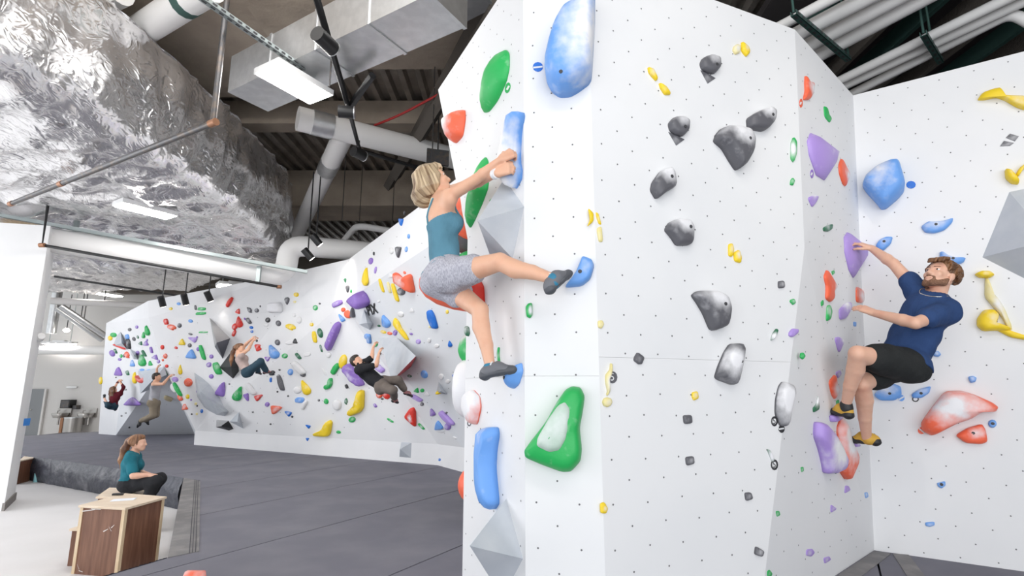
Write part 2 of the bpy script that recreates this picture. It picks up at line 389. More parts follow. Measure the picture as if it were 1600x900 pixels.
def pick(wall, x, y):
    best = None
    for f in WALLS[wall]:
        d = ray(x, y); dn = np.dot(d, f.n)
        if abs(dn) < 1e-6: continue
        t = np.dot(f.o-CAM, f.n)/dn
        if t > 0 and f.inside(f.ab(CAM+d*t)) and (best is None or t < best[0]): best = (t, f)
    if best: return best[1]
    bf = None
    for f in WALLS[wall]:      # off every facet: the nearest one
        q = f.ab(f.hit(x, y)); dd = min(np.linalg.norm(q-p) for p in f.poly())
        if bf is None or dd < bf[0]: bf = (dd, f)
    return bf[1]
# ------------------------------------------------------------------ floor, mats
FZ = -.43
fl = mk('floor', *prism([(-25, -4), (9, -4), (9, 21), (-25, 21)], FZ-.1, FZ), M['concrete']); tag(fl, kind='structure')
n1, n2, n3, n4 = atZ(287, 747, 0)[:2], atZ(40, 712, 0)[:2], atZ(262, 872, 0)[:2], atZ(150, 905, 0)[:2]
b1, b3 = atZ(313, 752, 0)[:2], atZ(311, 862, 0)[:2]
def clip(poly, p, n):        # keep (q-p).n >= 0
    out = []
    for a, b in zip(poly, poly[1:]+poly[:1]):
        da, db = np.dot(a-p, n), np.dot(b-p, n)
        if da >= 0: out.append(a)
        if (da >= 0) != (db >= 0): out.append(a+(b-a)*(da/(da-db)))
    return out
def leftn(a, b): d = unit(b-a); return np.array([-d[1], d[0]])
bounds = [np.array(p, float) for p in ((-13.5, -1.5), (7, -1.5), (7, 16.6), (-13.5, 16.6))]
eb = leftn(b3, b1)                    # points to the left of the border line
R1 = clip(bounds, b1, -eb)
far_n = leftn(n1, n2); far_n = far_n if np.dot(far_n, np.array([-6, 14])-n1) > 0 else -far_n
R2 = clip(clip(bounds, b1, eb), n1, far_n)
near_n = leftn(n3, n4); near_n = near_n if np.dot(near_n, np.array([-1, 1.])-n3) > 0 else -near_n
R3 = clip(clip(bounds, b1, eb), n3, near_n)
sd = unit([.515, .857]); sn = np.array([sd[1], -sd[0]])
pad = empty('crash_pad', (*b1, 0), 'dark grey padded bouldering mat covering the hall under the climbing walls', 'crash mat')
offs = [-5.78+1.48*i for i in range(-9, 12)]
def inset(poly, d):
    poly = ccw([tuple(p) for p in poly]); poly = [np.array(p) for p in poly]; out = poly
    for a, b in zip(poly, poly[1:]+poly[:1]):
        if np.linalg.norm(b-a) < 1e-4: continue
        n = leftn(a, b); out = clip(out, a+n*d, n)
        if len(out) < 3: return []
    return out
for reg in (R1, R2, R3):
    for o0, o1 in zip(offs, offs[1:]):
        q = clip(clip(reg, sn*(o0+.007), sn), sn*(o1-.007), -sn)
        if len(q) > 2: mk('mat_panel', *prism(ccw([tuple(p) for p in q]), -.05, 0), M['mat'], pad)
    mk('mat_foam', *prism(ccw([tuple(p) for p in reg]), FZ, -.035), M['matdark'], pad)
brd = [n1, b1, b3, n3]
mk('mat_border', *prism(ccw([tuple(p) for p in brd]), FZ, .006), M['matborder'], pad)
for t in (.68, .78, .88):
    a, b = n1+(b1-n1)*t, n3+(b3-n3)*t; d = (b1-n1)*.012
    mk('stitch_line', *prism(ccw([tuple(a-d), tuple(a+d), tuple(b+d), tuple(b-d)]), .004, .009), M['matdark'], pad)
# bulging vinyl side of the mat along the sunken floor
def skirt(a, b, out):
    V, Fc = [], []; n, m = 60, 7
    for i in range(n+1):
        p = a+(b-a)*i/n
        for j in range(m+1):
            t = j/m; bul = .05*math.sin(t*math.pi)+.03*noise.noise((i*.35, j*.6, 3))
            V.append((*(p+out*(bul+.004)), FZ+(.005-FZ)*t))
    for i in range(n):
        for j in range(m): Fc.append((i*(m+1)+j, (i+1)*(m+1)+j, (i+1)*(m+1)+j+1, i*(m+1)+j+1))
    return np.array(V), Fc
mk('mat_skirt', *skirt(n1, n2, -far_n), M['vinyl'], pad, True)
mk('mat_skirt', *skirt(n3, n4, -near_n), M['vinyl'], pad, True)
# seam tape beside the right wall
for pts in ([(1395, 866), (1420, 868), (1446, 902), (1418, 902)], [(1310, 900), (1366, 862), (1392, 866), (1345, 902)]):
    q = [atZ(x, y, 0)[:2] for x, y in pts]
    mk('mat_strap', *prism(ccw([tuple(p) for p in q]), .001, .006), M['matborder'], pad)
# ------------------------------------------------------------------ room shell
tag(mk('wall_back', *box((-8, 20.1, 2.7), (34, .2, 7)), M['room']), kind='structure')
tag(mk('wall_east', *box((7.6, 9, 2.7), (.2, 24, 7)), M['darkceil']), kind='structure')
CZ = 6.5
# steel deck: trapezoid ribs running along Y
V, Fc = [], []; x = -17.0; prof = []
while x < 8.6: prof += [(x, CZ), (x+.09, CZ), (x+.13, CZ+.09), (x+.25, CZ+.09)]; x += .29
for px_, pz in prof: V += [(px_, -4, pz), (px_, 21, pz)]
for i in range(len(prof)-1): Fc.append((2*i, 2*i+1, 2*i+3, 2*i+2))
V = np.array(V); 
ceil_rot = V
tag(mk('ceiling', V, Fc, M['deck']), kind='structure')
tag(mk('ceiling_roof', *box((-4.2, 8.5, CZ+.2), (25.6, 25, .1)), M['soffit']), kind='structure')
# concrete strips (slab bays) and downstand beams
cl2 = structure('ceiling_beams', (-4, 8, CZ))
for (x0, x1, y0, y1, z0) in ((-17, -3.4, 3.2, 8.2, 6.1), (-3.4, 2.2, 5.2, 7.4, 6.1), (-6.5, 2.0, 12.2, 13.4, 5.6), (-6, 2, 9.0, 9.35, 6.05)):
    mk('beam', *box(((x0+x1)/2, (y0+y1)/2, (z0+CZ)/2), (x1-x0, y1-y0, CZ-z0)), M['soffit'], cl2)
for y in (15.8, 17.6, 19.3): mk('beam', *box((-9, y, 4.95), (12, .35, .5)), M['beam'], cl2)
mk('beam', *box((-9, 18, 5.25), (14, 4.4, .15)), M['soffit'], cl2)
mk('beam', *box((-3.0, 17, 4.6), (.3, 6, .5)), M['beam'], cl2)
tag(mk('ceiling_east', *box((5.3, 6.5, 5.9), (4.4, 14, .1)), M['darkceil']), kind='structure')
# ------------------------------------------------------------------ holds
CR = dict(a=(680, 0, .26667), b=(620, 160, .26667), c=(620, 370, .27778), d=(680, 580, .35556), e=(980, 40, .311), g=(900, 300, .33333), h=(900, 560, .3777),
          i=(1220, 0, .3112), j=(1220, 240, .26667), k=(1260, 360, .4), l=(1220, 560, .37773), m=(740, 160, .16667),
          A=(150, 480, .13333), B=(150, 580, .13333), C=(270, 450, .13333), D=(280, 550, .15549), E=(390, 420, .15549), F=(410, 540, .17778), G=(520, 380, .15557),
          H=(570, 490, .16667), I=(570, 600, .15554), J=(600, 290, .15549), x=(0, 0, 1))
def cv(c, pts): ox, oy, s = CR[c]; return [(ox+x*s, oy+y*s) for x, y in pts]
def chaikin(P, it):
    P = [np.asarray(p, float) for p in P]
    for _ in range(it):
        Q = []
        for a, b in zip(P, P[1:]+P[:1]): Q += [a*.85+b*.15, a*.15+b*.85]
        P = Q
    return P
PROF = dict(dome=((1, -.02), (1, .22), (.95, .55), (.8, .82), (.55, .95), (.28, 1.0)),
            slab=((1, -.02), (1, .35), (.955, .68), (.83, .92), (.62, 1.0), (.3, 1.03)),
            wedge=((1, -.02), (1, .12), (.9, .40), (.7, .7), (.45, .9), (.2, 1.0)),
            flat=((1, -.5), (1, .8), (.93, 1.0)))
NAMES = {'g': 'green', 'y': 'yellow', 'r': 'red', 'o': 'orange-red', 'b': 'blue', 'p': 'purple', 'k': 'dark grey', 'w': 'white', 'B': 'royal blue', 't': 'tan', 'P': 'lilac', 'D': 'black', 'G': 'dark green', 'l': 'pale yellow'}
HOLDS = []      # every hold for labelling: (obj, colour, shape word, size px, px centre, wall)
def hold(wall, col, px, prof='dome', prot=None, chalk=None, label=None, name='climbing_hold', peak=(0, 0), it=2, shape='rounded', bolts=(), mt=None, cat='climbing hold', lump=.12, tiltk=0):
    cx, cy = np.mean([p[0] for p in px]), np.mean([p[1] for p in px])
    f = pick(wall, cx, cy)
    Q = [f.ab(f.hit(x, y)) for x, y in px]; Q = chaikin(Q, it) if it else [np.asarray(q) for q in Q]
    Q = np.array(Q); A = Q.mean(0)
    if sum(Q[i][0]*Q[(i+1) % len(Q)][1]-Q[(i+1) % len(Q)][0]*Q[i][1] for i in range(len(Q))) < 0: Q = Q[::-1]
    lo, hi = Q.min(0), Q.max(0); ext = hi-lo
    if prot is None: prot = (.12 if wall == 'cc' else .24 if wall == 'fw' else .34)*min(ext)
    pk = A+np.array(peak)*ext*.5; n = len(Q); V, ch = [], []
    seed = len(HOLDS)*3.7
    if chalk is None:
        rr = random.Random(len(HOLDS)); chalk = (rr.uniform(-.3, .3), rr.uniform(0, .5), .5, rr.uniform(.0, .45))
    def ck(a, b, s):
        q = ((a-(lo[0]+hi[0])/2)/(ext[0]/2)-chalk[0], (b-(lo[1]+hi[1])/2)/(ext[1]/2)-chalk[1])
        return chalk[3]*math.exp(-(q[0]**2+q[1]**2)/(2*chalk[2]**2)) if s > 0 else 0
    P = PROF[prof]
    for k, (s, h) in enumerate(P):
        for q in Q:
            w = pk*(1-s)+q*s if s < 1 else q
            hh = h*prot
            if k > 1 and lump and prof != 'flat': hh *= 1+lump*noise.noise((w[0]*9+seed, w[1]*9, h*2))
            V.append(f.at(w[0], w[1], hh)); ch.append(ck(w[0], w[1], h))
    V.append(f.at(pk[0], pk[1], P[-1][1]*prot)); ch.append(ck(*pk, 1))
    Fc = [tuple(range(n))[::-1]]
    for k in range(len(P)-1):
        for i in range(n):
            j = (i+1) % n; Fc.append((k*n+i, k*n+j, (k+1)*n+j, (k+1)*n+i))
    for i in range(n): Fc.append(((len(P)-1)*n+i, (len(P)-1)*n+(i+1) % n, len(V)-1))
    o = mk(name, V, Fc, mt or HM[col], None, prof != 'flat', f.at(*A), attr=ch)
    for (bx, by) in bolts:
        q = f.ab(f.hit(bx, by)); r = .011
        s = max(.0, 1-np.linalg.norm((q-A)/(ext/2)))
        hh = prot*(1.0 if s > .35 else .9)
        V2, F2 = tube([f.at(q[0], q[1], hh*.6), f.at(q[0], q[1], hh+.004)], r, 10); mk('bolt_hole', V2, F2, M['hole'], o)
    o['category'] = cat
    if label: o['label'] = label
    HOLDS.append((o, col, shape, max(ext[0], ext[1]), (cx, cy), wall, label, name)); return o
def ell(cx, cy, w, h, rot=0, n=12):
    a = R(rot); return [(cx+w/2*math.cos(t)*math.cos(a)-h/2*math.sin(t)*math.sin(a), cy+w/2*math.cos(t)*math.sin(a)+h/2*math.sin(t)*math.cos(a)) for t in (2*math.pi*i/n for i in range(n))]
def shp(kind, cx, cy, w, h, rot):
    T = dict(o=None, t=[(0, -1), (.35, -.55), (.8, .1), (.95, .6), (.5, .95), (-.3, 1), (-.9, .7), (-.85, .1), (-.4, -.55)],
             w=[(0, -1), (.35, -.6), (1, .7), (.8, 1), (-.75, .95), (-1, .75), (-.4, -.55)],
             s=[(-.5, -1), (.7, -.92), (1, -.4), (.75, .9), (.2, 1), (-.9, .8), (-1, -.3)],
             h=[(-1, -.3), (-.5, -.9), (.3, -1), (.9, -.5), (1, .3), (.4, .6), (.6, 1), (-.2, .9), (-.9, .5)],
             d=[(-1, -.6), (0, -1), (1, -.5), (.9, .6), (.1, 1), (-.9, .7)])[kind]
    if T is None: return ell(cx, cy, w, h, rot)
    a = R(rot); return [(cx+x*w/2*math.cos(a)-y*h/2*math.sin(a), cy+x*w/2*math.sin(a)+y*h/2*math.cos(a)) for x, y in T]
def spine(pts, ws):
    """outline of a bent bar from its centre line and widths"""
    pts = [np.asarray(p, float) for p in pts]; L_, R_ = [], []
    for i, p in enumerate(pts):
        d = unit(pts[min(i+1, len(pts)-1)]-pts[max(i-1, 0)]); n = np.array([-d[1], d[0]])*ws[i]/2
        L_.append(tuple(p+n)); R_.append(tuple(p-n))
    return L_+R_[::-1]
def vol(name, wall, base, apexes, faces, mt, label, mats=None, mi=None, fac=None):
    """faceted box volume: base corners on the wall, apex corners standing off it; apexes = (x, y, height)"""
    cx, cy = np.mean([p[0] for p in base]), np.mean([p[1] for p in base]); f = fac or pick(wall, cx, cy)
    V = [f.hit(x, y) for x, y in base]+[f.hit(x, y, h) for x, y, h in apexes]
    # walls behind
    c = np.mean(V, 0); F2 = []
    for q in faces:
        nn = np.cross(V[q[1]]-V[q[0]], V[q[2]]-V[q[0]]); F2.append(q if np.dot(nn, np.mean([V[i] for i in q], 0)-c) > 0 else q[::-1])
    o = mk(name, V, F2, mt, mats=mats, mi=mi); tag(o, label, 'climbing volume'); return o
def sticker(wall, col, cx, cy, w, h, rot, label, stripe=None, ring=None, txt=None):
    o = hold(wall, col, ell(cx, cy, w, h, rot), 'flat', .004, (0, 0, 1, 0), label, 'route_tag', it=0, shape='round', cat='route tag', lump=0)
    f = pick(wall, cx, cy)
    if stripe:
        a = R(stripe); dx, dy = math.cos(a)*w*.46, math.sin(a)*w*.46; t = max(1.1, .09*h)
        nx, ny = -math.sin(a)*t, math.cos(a)*t
        Q = [f.hit(cx+s*dx+q*nx, cy+s*dy+q*ny, .0055) for s, q in ((-1, -1), (1, -1), (1, 1), (-1, 1))]
        mk('stripe', Q, [(0, 1, 2, 3)], M['wall'], o)
    if ring:
        Q = [f.hit(*p, .0055) for p in ell(cx, cy, w*.62, h*.62, rot)]; mk('label_disc', Q, [tuple(range(len(Q)))], M['wall'], o)
    if txt: text(txt, f, cx, cy, h*.62, M['wall'] if not ring else M['hole'], o, .0075)
    return o
def text(s, f, cx, cy, hpx, mt, parent=None, off=.004, rot=0, name='lettering', bold=0):
    cu = bpy.data.curves.new('txt', 'FONT'); cu.body = s; cu.align_x = 'CENTER'; cu.align_y = 'CENTER'; cu.size = 1; cu.offset = bold
    ob = bpy.data.objects.new('txt', cu); COL.objects.link(ob); dg = bpy.context.evaluated_depsgraph_get(); dg.update()
    me = bpy.data.meshes.new_from_object(ob.evaluated_get(dg)); bpy.data.objects.remove(ob)
    V = np.array([v.co[:] for v in me.vertices]); Fc = [tuple(p.vertices) for p in me.polygons]
    c = f.hit(cx, cy, off); s_ = np.linalg.norm(f.hit(cx, cy-hpx/2)-f.hit(cx, cy+hpx/2))/.70
    a = R(rot); X = f.ex*math.cos(a)+f.ey*math.sin(a); Y = -f.ex*math.sin(a)+f.ey*math.cos(a)
    return mk(name, [c+(X*v[0]+Y*v[1])*s_ for v in V], Fc, mt, parent)
# ---- column, left face
hold('cl', 'g', cv('a', [(420, 292), (437, 315), (437, 400), (420, 480), (370, 590), (320, 655), (290, 663), (285, 600), (300, 500), (330, 390), (370, 320)]), 'wedge', .09, (-.2, .8, .25, .3), 'large green leaf-shaped hold high on the column beside the small striped green tag', shape='leaf')
sticker('cl', 'g', *cv('a', [(426, 515)])[0], 8, 17, 12, 'small green route tag with a white stripe below the large green leaf hold', stripe=-60)
hold('cl', 'o', cv('a', [(178, 645), (180, 700), (165, 800), (125, 842), (105, 830), (80, 740), (85, 690), (130, 665), (155, 648)]), 'wedge', .12, (-.5, .3, .6, 1.25), 'orange-red hold with white chalk at the overhanging upper edge of the column', shape='wedge')
bluerail = hold('cl', 'b', cv('m', [(474, 97), (480, 130), (464, 230), (452, 330), (447, 440), (446, 560), (462, 640), (456, 720), (420, 790), (405, 812), (385, 785), (372, 700), (368, 600), (378, 480), (398, 350), (425, 230), (450, 130), (462, 98)]), 'slab', .12, (-1.0, .0, 1.0, 1.7), 'long chalky pale blue pinch rail that the woman in the teal tank top grips', shape='rail', it=1)
hold('cl', 'g', cv('b', [(524, 318), (540, 350), (540, 495), (505, 590), (460, 690), (435, 737), (424, 720), (428, 660), (445, 570), (480, 470), (505, 360)]), 'wedge', .08, (0, 0, .5, .1), 'tall bright green hold behind the arms of the woman in the teal tank top', shape='leaf')
hold('cl', 'g', cv('b', [(545, 575), (560, 562), (572, 572), (565, 586), (550, 587)]), label='tiny green foot chip on the grey volume below the pale blue rail')
vol('climbing_volume', 'cl', [(788, 279), (819, 323), (801, 404), (766, 400)], [(746, 345, .26)], [(0, 1, 4), (1, 2, 4), (2, 3, 4), (3, 0, 4), (3, 2, 1, 0)], M['vol'], 'grey faceted pyramid volume under the pale blue rail on the column')
vol('climbing_volume', 'cl', [(791, 779), (817, 873), (785, 934), (760, 860)], [(734, 853, .30)], [(0, 1, 4), (1, 2, 4), (2, 3, 4), (3, 0, 4), (3, 2, 1, 0)], M['vol'], 'grey diamond-shaped volume low on the column below the blue crescent hold')
hold('cl', 'r', cv('c', [(420, 275), (445, 247), (475, 250), (492, 280), (497, 380), (490, 410), (465, 385), (430, 330)]), 'dome', .10, (0, .5, .3, .1), 'glossy orange-red hold behind the knee of the woman in the teal tank top', shape='oval')
hold('cl', 'g', cv('c', [(572, 620), (580, 622), (577, 660), (583, 708), (573, 708), (568, 660)]), label='thin green crescent strip above the lower grey shoe of the woman', shape='thin')
hold('cl', 'G', cv('c', [(397, 500), (408, 510), (412, 545), (405, 562), (396, 545)]), 'dome', .03, (0, .3, .5, .6), label='small green and white edge hold at the rear edge of the column', shape='thin')
FOOT_LO = hold('cl', 'b', cv('c', [(705, 705), (713, 760), (690, 830), (660, 857), (638, 840), (628, 800), (655, 780), (685, 740)]), 'wedge', .07, (0, 0, .5, .05), 'blue half-moon foothold under the lower shoe of the woman climber', shape='half moon', bolts=[cv('c', [(668, 792)])[0]])
hold('cl', 'o', cv('d', [(140, 100), (170, 80), (198, 110), (205, 160), (188, 235), (162, 230), (135, 170)]), 'dome', .06, (-.2, .5, 1.0, 1.25), 'chalky white and pink round hold above the grey screw ring at the column edge', shape='round')
sticker('cl', 'k', *cv('d', [(150, 228)])[0], 6, 10, 0, 'small grey ring tag under the chalky pink hold at the column edge', ring=1)
hold('cl', 'b', cv('d', [(247, 245), (280, 245), (285, 280), (274, 350), (270, 430), (285, 580), (268, 607), (257, 600), (243, 510), (236, 410), (238, 320), (243, 270)]), 'slab', .11, (.1, .9, .25, .5), 'long blue crescent hold low on the column above the grey diamond volume', shape='crescent')
# ---- column, front face
hold('cp', 'b', cv('a', [(905, 5), (938, 15), (937, 120), (928, 300), (917, 470), (900, 500), (840, 545), (790, 572), (730, 575), (685, 545), (655, 490), (645, 420), (665, 320), (700, 210), (750, 125), (830, 60)]), 'slab', .20, (.6, 0, .7, .75), 'very large blue chalky sloper hold at the top of the white column', shape='sloper', bolts=[cv('a', [(820, 250)])[0], cv('a', [(747, 522)])[0]])
sticker('cp', 'B', *cv('a', [(602, 393)])[0], 16, 15, 0, 'round blue route tag with white stripe beside the very large blue sloper', stripe=-6)
hold('cp', 'b', cv('c', [(1045, 112), (1095, 130), (1112, 165), (1090, 240), (1040, 280), (945, 288), (975, 250), (1010, 200), (1030, 150)]), 'slab', .06, (.3, .2, .5, .2), 'blue curved foothold under the raised shoe of the woman climber', shape='curved', bolts=[cv('c', [(1032, 208)])[0]])
hold('cp', 'g', cv('c', [(725, 395), (740, 375), (762, 372), (765, 440), (750, 460), (730, 450)]), 'dome', .03, (.6, 0, .4, .9), 'small green and white half-round hold on the column below the raised shoe', shape='half round')
GRN = hold('cp', 'g', cv('d', [(605, 65), (640, 72), (658, 110), (650, 170), (635, 250), (645, 340), (640, 390), (600, 435), (560, 438), (470, 405), (400, 375), (395, 345), (420, 310), (490, 220), (540, 130), (575, 80)]), 'slab', .13, (-.05, .15, .38, .15), 'very large bright green foot-shaped hold with a pale worn dish on the column', shape='foot', bolts=[cv('d', [(512, 270)])[0]])
def patch(o, fac, px, h0, h1, mt, name='worn_dish'):
    Q = np.array(chaikin([fac.ab(fac.hit(x, y, h1)) for x, y in px], 2)); A = Q.mean(0); n = len(Q)
    if sum(Q[i][0]*Q[(i+1) % n][1]-Q[(i+1) % n][0]*Q[i][1] for i in range(n)) < 0: Q = Q[::-1]
    V = [fac.at(*q, h0) for q in Q]+[fac.at(*q, h1*.93) for q in Q]+[fac.at(*(A+(q-A)*.7), h1) for q in Q]+[fac.at(*A, h1)]
    Fc = [(k*n+i, k*n+(i+1) % n, (k+1)*n+(i+1) % n, (k+1)*n+i) for k in range(2) for i in range(n)]+[(2*n+i, 2*n+(i+1) % n, 3*n) for i in range(n)]
    return mk(name, V, Fc, mt, o, True)
M['dish'] = mat('worn_green_dish', (.45, .60, .50), .6, var=(9, (.66, .74, .70), .35, .65))
patch(GRN, FPR, cv('d', [(570, 135), (592, 170), (583, 240), (572, 300), (545, 348), (500, 357), (445, 330), (448, 295), (500, 205), (540, 150)]), .05, .142, M['dish'])
# ---- column, long right face
def multi(wall, rows):
    for r in rows:
        c, col, pts = r[0], r[1], r[2]; kw = r[3] if len(r) > 3 else {}
        hold(wall, col, cv(c, pts), **kw)
K = lambda a=.55, **k: dict(chalk=(.2, .95, .62, a*1.2), prof='slab', **k)
multi('cm', [
    ('e', 'k', [(362, 195), (372, 168), (415, 153), (455, 170), (458, 215), (432, 248), (395, 240), (370, 222)], K(.5, label='round grey hold with white chalk spot, upper of the two with triangular tags', bolts=[cv('e', [(425, 213)])[0]])),
    ('e', 'k', [(202, 495), (225, 466), (275, 462), (303, 482), (300, 530), (272, 562), (235, 552), (210, 530)], K(.6, label='round grey hold with white chalk spot, lower of the two with triangular tags', bolts=[cv('e', [(267, 523)])[0]])),
    ('e', 'k', [(465, 520), (520, 518), (580, 535), (605, 590), (600, 650), (570, 710), (540, 733), (505, 680), (470, 620), (428, 585), (440, 550)], K(.75, label='large dark grey shark-fin hold with chalky top on the long white wall', bolts=[cv('e', [(558, 597)])[0]])),
    ('e', 'k', [(595, 470), (640, 440), (700, 418), (725, 440), (722, 490), (680, 537), (600, 522)], K(.75, label='grey angular hold with chalky top beside a small grey round tag', bolts=[cv('e', [(693, 468)])[0]])),
    ('e', 'k', [(205, 718), (222, 740), (230, 815), (180, 845), (140, 877), (112, 830), (120, 790), (160, 735)], K(.8, label='grey angular hold with curved chalky top below the lower round hold', bolts=[cv('e', [(192, 775)])[0]])),
    ('e', 'y', [(570, 80), (605, 110), (612, 140), (595, 160), (570, 130)], dict(label='bright yellow pointed hold at the top of the long wall')),
    ('e', 'l', [(530, 108), (548, 95), (565, 110), (562, 140), (540, 148), (528, 130)], dict(label='chalky pale yellow hold touching the bright yellow pointed hold', chalk=(0, 0, .6, .5))),
    ('e', 'y', [(100, 210), (125, 220), (150, 275), (140, 280), (105, 240)], dict(label='upper of two slim yellow holds high on the long wall')),
    ('e', 'y', [(155, 288), (190, 310), (217, 350), (185, 350), (165, 320)], dict(label='lower of two slim yellow holds high on the long wall')),
    ('e', 'g', [(832, 560), (845, 580), (845, 650), (832, 690), (818, 670), (820, 590)], dict(label='thin green and white oval hold beside the large purple shield hold', chalk=(-.5, 0, .5, .95))),
    ('e', 'g', [(828, 765), (838, 780), (830, 805), (815, 800), (820, 775)], dict(label='tiny green chip under the thin green and white oval hold')),
    ('g', 'k', [(410, 180), (430, 145), (470, 128), (520, 135), (540, 170), (535, 230), (525, 252), (465, 254), (440, 215)], K(.9, label='grey hold with snow-white chalky top in the middle of the long wall', bolts=[cv('g', [(507, 174)])[0]])),
    ('g', 'y', [(55, 75), (80, 100), (80, 140), (50, 165), (65, 130)], dict(label='yellow crescent hold beside two thin yellow slivers')),
    ('g', 'y', [(92, 95), (102, 100), (118, 155), (105, 150), (95, 120)], dict(label='thin yellow sliver, upper of two, beside the yellow crescent hold')),
    ('g', 'l', [(95, 170), (118, 160), (125, 235), (105, 235)], dict(label='thin pale yellow sliver, lower of two, beside the yellow crescent hold')),
    ('g', 'y', [(712, 245), (730, 240), (738, 270), (730, 305), (712, 300)], dict(label='bright yellow oval hold, upper of a touching pair, above the fin-shaped grey hold')),
    ('g', 'y', [(735, 285), (760, 270), (772, 310), (768, 335), (740, 325)], dict(label='bright yellow chalky hold, lower of a touching pair, above the fin-shaped grey hold', chalk=(0, .3, .4, .6))),
    ('g', 'k', [(535, 485), (560, 465), (640, 468), (685, 490), (700, 550), (690, 632), (625, 655), (590, 570), (560, 520)], K(.75, label='large grey fin-shaped hold below the touching yellow pair', bolts=[cv('g', [(654, 533)])[0]])),
    ('g', 'k', [(715, 712), (765, 710), (755, 790), (735, 895), (725, 905), (643, 875), (660, 820), (690, 750)], dict(prof='slab', chalk=(0, .1, .55, .95), label='tall grey block hold with a chalk-white front face', bolts=[cv('g', [(732, 795)])[0]])),
    ('g', 'k', [(945, 418), (970, 415), (975, 450), (945, 452)], dict(label='tiny grey cube foothold beside a green chip on the long wall')),
    ('g', 'g', [(1003, 505), (1020, 500), (1028, 520), (1015, 530), (1000, 515)], dict(label='green chip under the tiny grey cube foothold')),
    ('g', 'G', [(935, 640), (942, 645), (925, 690), (910, 698), (918, 665)], dict(label='slim green and white sliver beside a small purple hold', chalk=(-.4, -.4, .5, .9))),
    ('g', 'P', [(995, 660), (1010, 640), (1040, 643), (1038, 660), (1010, 682), (995, 675)], dict(label='small lilac hold beside the slim green sliver')),
    ('g', 'k', [(270, 775), (285, 750), (318, 775), (305, 808), (290, 808), (268, 790)], dict(label='small grey diamond foothold above the yellow ribbon hold')),
    ('g', 'l', [(100, 605), (120, 600), (130, 620), (118, 642), (102, 635)], dict(label='small pale yellow disc hold at the column edge above the number tag')),
    ('g', 'g', [(1050, 755), (1062, 752), (1072, 770), (1060, 787), (1047, 775)], dict(label='small green chip below the small lilac hold')),
    ('h', 'y', [(478, 140), (500, 135), (505, 165), (485, 175), (477, 160)], dict(label='small yellow hold above two grey cube footholds')),
    ('h', 'k', [(440, 235), (475, 233), (478, 268), (445, 272)], dict(label='grey cube foothold just below the small yellow hold', prof='slab')),
    ('h', 'k', [(450, 408), (483, 403), (487, 435), (455, 444)], dict(label='grey cube foothold, lower of the two stacked under the small yellow hold', prof='slab')),
    ('h', 'k', [(695, 555), (720, 553), (728, 580), (700, 590)], dict(label='grey cube foothold below the ringed sliver hold', prof='slab')),
    ('h', 'k', [(740, 775), (773, 795), (765, 820), (735, 810)], dict(label='grey cube foothold lowest on the long wall', prof='slab')),
    ('h', 'k', [(850, 95), (885, 110), (888, 140), (870, 220), (862, 280), (840, 280), (820, 230), (822, 170), (835, 115)], dict(prof='slab', chalk=(0, .2, .7, 1.1), label='tall chalk-white and grey tooth hold above the number 5 ring tag')),
    ('h', 'G', [(788, 375), (800, 378), (818, 420), (810, 430)], dict(label='thin pale green sliver above a grey ring tag', chalk=(0, 0, 1, .8))),
    ('h', 'y', [(98, 600), (115, 593), (130, 620), (122, 642), (100, 640)], dict(label='yellow oval hold at the column edge low on the long wall', chalk=(.2, 0, .3, .5))),
    ('h', 'l', [(107, 180), (113, 165), (127, 160), (142, 165), (148, 180), (141, 196), (127, 202), (112, 196)], dict(label='round pale yellow hold at the foot of the yellow ribbon hold')),
    ('h', 'l', [(140, 20), (148, 22), (147, 52), (128, 72), (130, 105), (138, 140), (128, 155), (124, 150), (128, 135), (120, 100), (120, 68), (138, 46)], dict(label='wavy pale yellow ribbon hold beside the dark number 5 tag', chalk=(0, -.3, .5, .7), prot=.02, it=1)),
    ('j', 'g', [(55, 855), (75, 858), (80, 880), (68, 888), (52, 870)], dict(label='small green chip at the edge between long wall and corner wall')),
])
for pts, lb in (([(367, 225), (405, 243), (443, 265), (403, 292)], 'grey triangular route tag under the high round grey hold'), ([(206, 535), (248, 553), (287, 573), (245, 603)], 'grey triangular route tag under the lower round grey hold')):
    hold('cm', 'k', cv('e', pts), 'flat', .004, (0, 0, 1, .2), lb, 'route_tag', it=0, cat='route tag')
sticker('cm', 'D', *cv('e', [(720, 436)])[0], 10, 14, 0, 'dark round route tag with white stripe beside the angular grey hold', stripe=-20)
sticker('cm', 'k', *cv('h', [(150, 78)])[0], 15, 19, 0, 'dark grey route tag marked 5 beside the yellow ribbon hold', txt='5')
sticker('cm', 'D', *cv('h', [(820, 260)])[0], 10, 16, 0, 'black ring tag marked 5 under the tall chalk-white tooth hold', ring=1, txt='5')
sticker('cm', 'D', *cv('h', [(850, 291)])[0], 9, 13, 0, 'dark round tag with stripe at the foot of the tooth hold', stripe=-10)
sticker('cm', 'D', *cv('h', [(820, 440)])[0], 11, 17, 0, 'dark ring tag marked 5 under the thin pale green sliver', ring=1, txt='5')
